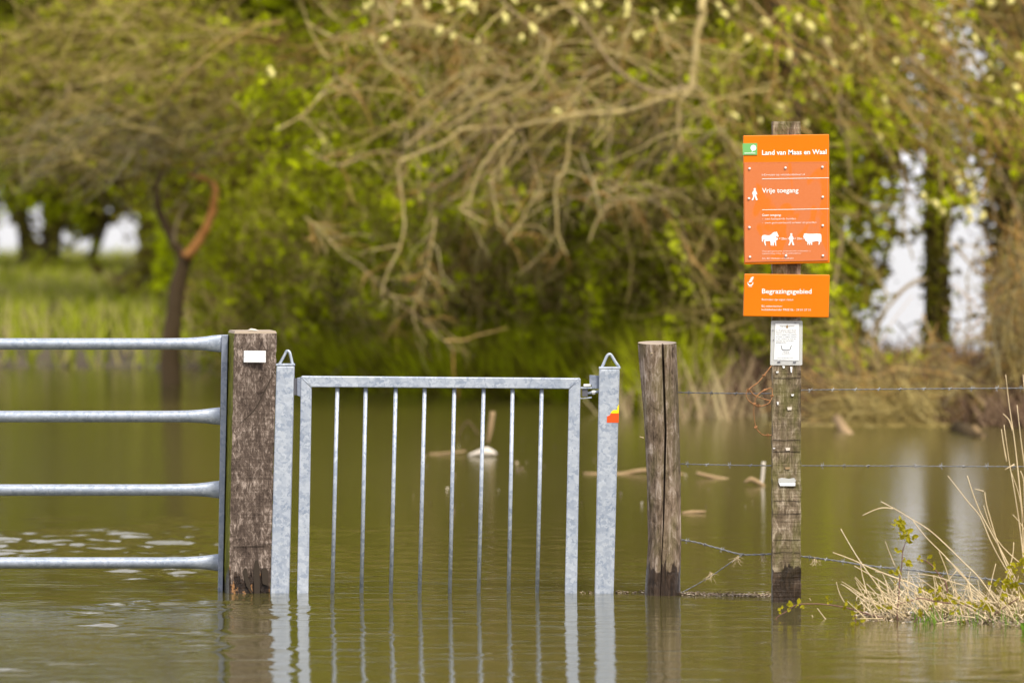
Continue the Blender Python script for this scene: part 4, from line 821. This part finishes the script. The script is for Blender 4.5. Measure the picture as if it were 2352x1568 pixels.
rw = barbed('rusty tangled wire looping out left of the sign post', [(*z2(358, 985), 21.78), (*z2(300, 1060), 21.76), (*z2(225, 1150), 21.74), (*z2(160, 1195), 21.73), (*z2(112, 1250), 21.72), (*z2(115, 1300), 21.72), (*z2(165, 1352), 21.72), (*z2(235, 1380), 21.72), (*z2(315, 1362), 21.74), (*z2(358, 1310), 21.76), (*z2(362, 1210), 21.78), (*z2(320, 1212), 21.74), (*z2(262, 1240), 21.70), (*z2(210, 1290), 21.69), (*z2(190, 1355), 21.69), (*z2(184, 1450), 21.69), (*z2(198, 1560), 21.7), (1738, 985, 21.7), (1752, 998, 21.72), (1772, 999, 21.77)], mat=M['rust'], rad=.0014, spacing=.085, name='rusty_wire')
MB().tube(smoothpath([P(*z2(a, b), 21.74) for a, b in [(150, 1230), (185, 1270), (260, 1305), (345, 1328)]], 4), .0022, 5).build('crossing_strand', M['rust'], rw, smooth=True)
# tufts of hair / dry grass caught on wires
for (a, b, lb) in ((1695, 1288, 'wisp of dry grass caught where the slanting wire meets the lowest wire'), (1752, 1283, 'brown wisp of grass hanging on the lowest wire just left of the sign post'), (1871, 1290, 'pale wisp hanging on the lowest wire just right of the sign post'), (1632, 1325, 'wisp of dry grass halfway down the slanting wire')):
    nn = 22; stt = np.array([[*P(a, b - 10, 21.95)]] * nn) + rng.normal(size=(nn, 3)) * .003; dd = np.stack([rng.normal(size=nn) * .5, rng.normal(size=nn) * .3, -np.ones(nn)], -1)
    V, Fc = tubes(walk(stt, dd, rng.uniform(.015, .045, nn), 5, .4, .1), np.full((nn, 5), .0005)); o = mesh_obj('grass_wisp', V, Fc, M['straw'], loc=P(a, b, 21.95)); tag(o, lb, 'grass', 'wisps of dry grass caught on the wires')
# debris line on the water between the posts
def scatter_litter(name, label, n, u0, u1, vfun, sv, smin, smax, mat=None, zz=.004):
    u = rng.uniform(u0, u1, n); v = vfun(u) + rng.normal(size=n) * sv; Yv = CAMH * F / (v - HOR); pos = np.stack([(u - CX) / F * Yv, Yv, np.abs(rng.normal(size=n)) * zz], -1)
    V, Fc = leaves(pos, rng.uniform(smin, smax, n), 2.2); V = V.reshape(-1, 4, 3); V[:, :, 2] = pos[:, None, 2] + (V[:, :, 2] - pos[:, None, 2]) * .3; V = V.reshape(-1, 3); o = mesh_obj(name, V, Fc, mat or M['litter'], loc=(0, 0, 0), kind='stuff'); return tag(o, label, 'debris')
scatter_litter('floating_litter', 'line of leaf litter and scum afloat between the round post and the sign post', 1500, 1560, 1776, lambda u: 1364 + (u - 1560) * .018, 1.3, .003, .009)
scatter_litter('floating_litter', 'thin line of scum afloat between the right steel post and the round post', 140, 1412, 1484, lambda u: 1361 + 0 * u, .9, .004, .010)
scatter_litter('floating_litter', 'few flecks of scum afloat just left of the right steel gate post', 40, 1330, 1368, lambda u: 1361 + 0 * u, .5, .003, .007)
scatter_litter('floating_litter', 'leaf litter drifted against the dry reeds in the right corner', 1500, 1960, 2420, lambda u: 1412 + (u - 1950) * .045, 6, .004, .011, None, .003)

# ------------------------------------------------------------------ dry reeds and brambles, right foreground
z6 = lambda a, b: (1892.6 + a * .25635, 1091 + b * .25635)
dr = thing('dry_reeds', 'clump of pale dry reed stalks leaning left in the right corner', 'reeds', P(2230, 1420, 21.0))
ST = [[(510, 235), (660, 315), (780, 390), (930, 480), (1090, 620), (1250, 780), (1400, 930), (1580, 1190)], [(345, 360), (430, 320), (520, 292), (620, 298)], [(800, 410), (920, 560), (1100, 740), (1220, 880), (1400, 1060), (1530, 1195)],
      [(1110, 5), (1200, 120), (1300, 250), (1400, 370), (1480, 560), (1570, 740), (1700, 950)], [(1285, 5), (1330, 150), (1400, 330), (1480, 480), (1600, 700), (1720, 940)], [(1440, 150), (1455, 260), (1500, 420), (1560, 620), (1640, 820), (1700, 920)], [(1350, 120), (1430, 142)],
      [(1680, -20), (1740, 150), (1770, 320), (1785, 600), (1790, 900)], [(1760, -40), (1790, 60), (1800, 400)], [(1690, 350), (1760, 430), (1800, 500)], [(1430, 270), (1500, 480), (1600, 640), (1760, 790)],
      [(150, 480), (230, 620), (310, 750), (400, 880), (520, 1040), (660, 1200)], [(78, 690), (250, 755), (420, 830), (620, 910), (780, 970), (960, 1080)], [(270, 810), (410, 890), (560, 990), (680, 1120)], [(548, 590), (590, 700), (640, 820)],
      [(110, 955), (140, 1060), (185, 1140)], [(550, 940), (580, 1060), (640, 1220)], [(330, 800), (340, 880), (360, 960), (400, 1120), (430, 1240)], [(780, 905), (830, 1040), (860, 1120)], [(845, 870), (880, 1000), (940, 1190)],
      [(845, 882), (1000, 905), (1150, 955), (1310, 1010), (1440, 1120)], [(1030, 680), (1090, 830), (1150, 1000), (1240, 1110)], [(1190, 850), (1100, 950), (980, 1040)], [(1090, 740), (1190, 830), (1300, 970), (1320, 1150)], [(1225, 1025), (1310, 1010)],
      [(1700, 600), (1690, 720), (1640, 900), (1560, 1120), (1530, 1200)], [(1540, 790), (1500, 950), (1460, 1150), (1420, 1340)], [(1610, 980), (1640, 1050), (1600, 1250), (1580, 1400)], [(460, 860), (630, 910), (700, 980), (820, 1060), (930, 1200), (990, 1300)],
      [(380, 970), (470, 1060), (640, 1250), (780, 1320)], [(655, 1010), (540, 1090), (460, 1160)], [(690, 940), (740, 1010), (790, 1180), (870, 1310)], [(1015, 1190), (1150, 1180), (1250, 1180)], [(-60, 1190), (0, 1270), (35, 1310)], [(-110, 1250), (-85, 1290), (-72, 1315)], [(-130, 1100), (-118, 1122)],
      [(1060, 1150), (1150, 1220), (1250, 1290)], [(1700, 1020), (1640, 1180), (1600, 1300)], [(660, 1200), (680, 1300), (690, 1430)], [(1655, 900), (1700, 1000), (1760, 1100)]]
for k, pts in enumerate(ST):
    Ya = 21.0 + random.uniform(-.15, .15); q = smoothpath([P(*z6(a, b), Ya) for a, b in pts], 3)
    r = random.uniform(.0022, .0034) * (1 if len(pts) > 3 else .7); q[-1].z = min(q[-1].z, q[-1].z)
    MB().tube(q, lerp_list([r * .55, r], len(q)), 6).build('stalk', M['straw'], dr, smooth=True)
for k in range(210):                                         # shorter crossed stalks
    a = random.uniform(380, 2000); b = 1230 + random.gauss(0, 55); L = random.uniform(60, 420); an = random.gauss(-.55, .55); Ya = 20.95 + random.uniform(-.25, .35)
    q = smoothpath([P(*z6(a, b), Ya), P(*z6(a + math.sin(an) * L * .5 + random.gauss(0, 12), b - math.cos(an) * L * .5), Ya), P(*z6(a + math.sin(an) * L + random.gauss(0, 20), b - math.cos(an) * L * .9), Ya)], 3)
    MB().tube(q, lerp_list([random.uniform(.0016, .003), .0008], len(q)), 5).build('stalk', M['straw'], dr, smooth=True)
n = 260; u_ = rng.uniform(330, 2000, n); v_ = 1200 + rng.normal(size=n) * 80; Ya = 20.95 + rng.uniform(-.2, .3, n)
st0 = np.array([P(*z6(a, b), c) for a, b, c in zip(u_, v_, Ya)]); V, Fc = ribbons(walk(st0, np.stack([rng.normal(size=n), rng.normal(size=n) * .3, rng.uniform(-.3, 1, n)], -1), rng.uniform(.02, .09, n), 6, .45, .15), np.full((n, 6), .0022) * np.array([1, 1, .9, .8, .5, .1])[None])
mesh_obj('curled_leaves', V, Fc, M['straw'], dr, kind='stuff')
# tall thin stalks at the right edge
te = thing('tall_reeds', 'tall thin dry stalks rising at the right edge above the reed clump', 'reeds', P(2345, 1330, 20.9))
for pts in ([(2306, 975), (2318, 1060), (2332, 1140), (2345, 1230), (2352, 1300)], [(2310, 860), (2318, 930), (2330, 1010), (2340, 1100), (2350, 1200)], [(2300, 985), (2305, 1020), (2312, 1060)], [(2336, 930), (2345, 1010), (2356, 1100), (2362, 1250)], [(2308, 1078), (2330, 1066)], [(2304, 950), (2318, 965), (2326, 990)], [(2350, 860), (2360, 1000), (2366, 1200)]):
    q = smoothpath([P(a, b, 20.9) for a, b in pts], 3); MB().tube(q, lerp_list([.0012, .0030], len(q)), 6).build('stalk', M['straw'], te, smooth=True)
def leaf_mesh():
    s = MB(); o = [(0, 0, 0), (.35, 0, .28), (.5, 0, .62), (.25, 0, .95), (0, 0, 1.15), (-.25, 0, .95), (-.5, 0, .62), (-.35, 0, .28)]
    V = [(x * .8, abs(x) * -.25, z) for x, y, z in o] + [(0, .05, .6)]
    return V, [[8, i, (i + 1) % 8] for i in range(8)]
LV, LF = leaf_mesh()
def bramble(label, stem, Y, clusters, size, name='bramble_shoot', mat='bramble_leaf', smat='bramble_stem', cat='bramble', r=.0032):
    t = thing(name, label, cat, P(*z6(*stem[-1]), Y)); q = smoothpath([P(*z6(a, b), Y) for a, b in stem], 4)
    MB().tube(q, lerp_list([r * .5, r], len(q)), 6).build('stem', M[smat], t, smooth=True); first = None
    for a, b, n, sp in clusters:
        for k in range(n):
            if first is None: o = first = mesh_obj('leaf', LV, LF, M[mat], t, local=True)
            else: o = first.copy(); link(o); o.parent = t
            o.location = P(*z6(a + random.gauss(0, sp * .8), b + random.gauss(0, sp * .8)), Y + random.uniform(-.02, .02)) - Vector(t.location)
            s_ = size * 1.5 * random.uniform(.6, 1.3); o.scale = (s_, s_, s_); o.rotation_euler = (random.uniform(-1.2, 1.2), random.uniform(-2.8, 2.8), random.uniform(-1.5, 1.5))
    return t
bramble('upright bramble shoot with a tuft of yellow green leaves at its top', [(730, 600), (705, 680), (700, 760), (690, 860), (675, 960), (670, 1100), (655, 1220), (660, 1300)], 20.9, [(700, 450, 12, 32), (730, 500, 14, 26), (700, 545, 12, 22), (745, 580, 5, 16), (790, 545, 3, 12), (670, 680, 4, 10), (715, 765, 6, 20), (765, 795, 2, 6), (640, 850, 7, 18), (690, 870, 5, 22), (650, 960, 4, 16), (640, 440, 4, 12)], .011)
bramble('arching bramble twig with few leaves, right of the upright shoot', [(830, 755), (900, 762), (960, 800), (1000, 850), (1040, 900), (1090, 960), (1105, 1050)], 20.95, [(850, 750, 4, 12), (930, 752, 3, 8), (990, 820, 4, 14)], .010)
bramble('long low bramble runner reaching left to the foot of the sign post', [(-480, 1320), (-440, 1290), (-400, 1255), (-330, 1215), (-250, 1160), (-120, 1150), (0, 1155), (120, 1170), (260, 1200), (400, 1245), (520, 1275), (660, 1300)], 21.0, [(-395, 1190, 3, 12), (-300, 1170, 6, 14), (-230, 1150, 4, 12), (-190, 1165, 4, 12), (30, 1130, 4, 12), (190, 1145, 5, 14), (280, 1160, 6, 16), (320, 1160, 4, 12)], .010, r=.0028)
bramble('small leafy bramble sprig half sunk in the water left of the reeds', [(275, 1250), (285, 1320), (280, 1380), (265, 1450)], 20.75, [(290, 1255, 5, 14), (300, 1330, 10, 22), (290, 1380, 8, 24), (340, 1410, 4, 12)], .011)
bramble('spreading bramble with yellow and reddish leaves in the middle of the reeds', [(680, 1145), (760, 1130), (860, 1100), (960, 1120), (1080, 1140), (1200, 1150), (1330, 1180)], 20.8, [(1030, 1060, 10, 28), (1130, 1100, 12, 30), (1000, 1120, 6, 26), (1180, 1120, 8, 26), (870, 1210, 6, 20), (1180, 1220, 8, 28), (1240, 1320, 6, 20), (1330, 1160, 8, 30), (560, 1180, 6, 24), (480, 1190, 4, 16), (900, 1030, 5, 20), (760, 1100, 4, 18)], .011)
bramble('reddish bramble stem with mixed leaves at the right edge of the reeds', [(1350, 1440), (1450, 1380), (1560, 1340), (1700, 1345), (1800, 1380)], 20.75, [(1700, 850, 9, 26), (1770, 800, 10, 26), (1790, 760, 6, 20), (1530, 980, 8, 26), (1620, 970, 10, 24), (1700, 1000, 10, 28), (1760, 1080, 10, 28), (1600, 1090, 8, 26), (1480, 1180, 8, 26), (1380, 1200, 6, 20), (1650, 1390, 8, 24), (1450, 1130, 6, 24), (1740, 960, 8, 24)], .012)
bramble('slanting purple bramble stem rising from the water among the reeds', [(960, 1190), (880, 1250), (800, 1320), (760, 1400)], 20.8, [(940, 1200, 2, 8)], .009)
bramble('second slanting purple stem near the right edge of the reeds', [(1760, 1090), (1620, 1180), (1480, 1290), (1400, 1440)], 20.8, [(1620, 1160, 3, 12)], .009)
# fresh grass blades
n = 130; u_ = rng.uniform(820, 2000, n); u_[:40] = rng.normal(size=40) * 60 + 900; v_ = 1370 + rng.normal(size=n) * 45
st0 = np.array([P(*z6(a, b), 20.75) for a, b in zip(u_, v_)]); st0[:, 1] += rng.uniform(-.1, .2, n)
V, Fc = ribbons(walk(st0, np.stack([rng.normal(size=n) * .35, rng.normal(size=n) * .2, np.ones(n)], -1), rng.uniform(.02, .085, n), 5, .15, .08), np.full((n, 5), .0016) * np.array([1, 1, .9, .6, .1])[None])
tag(mesh_obj('fresh_grass', V, Fc, M['bright_leaf'], loc=(0, 0, 0), kind='stuff'), 'fresh green grass blades at the foot of the dry reeds', 'grass')
bl = thing('broad_leaf_plant', 'bright green broad leaf at the very right edge near the bottom', 'plant', P(2352, 1465, 20.4))
for (a, b, rz, ry, s_) in ((2362, 1470, .4, -.5, .05), (2358, 1475, -.3, .2, .055), (2366, 1450, .2, -.9, .045)):
    o = mesh_obj('leaf', LV, LF, M['bright_leaf'], bl, local=True); o.location = P(a, b, 20.4) - Vector(bl.location); o.scale = (s_,) * 3; o.rotation_euler = (.3, ry, rz)
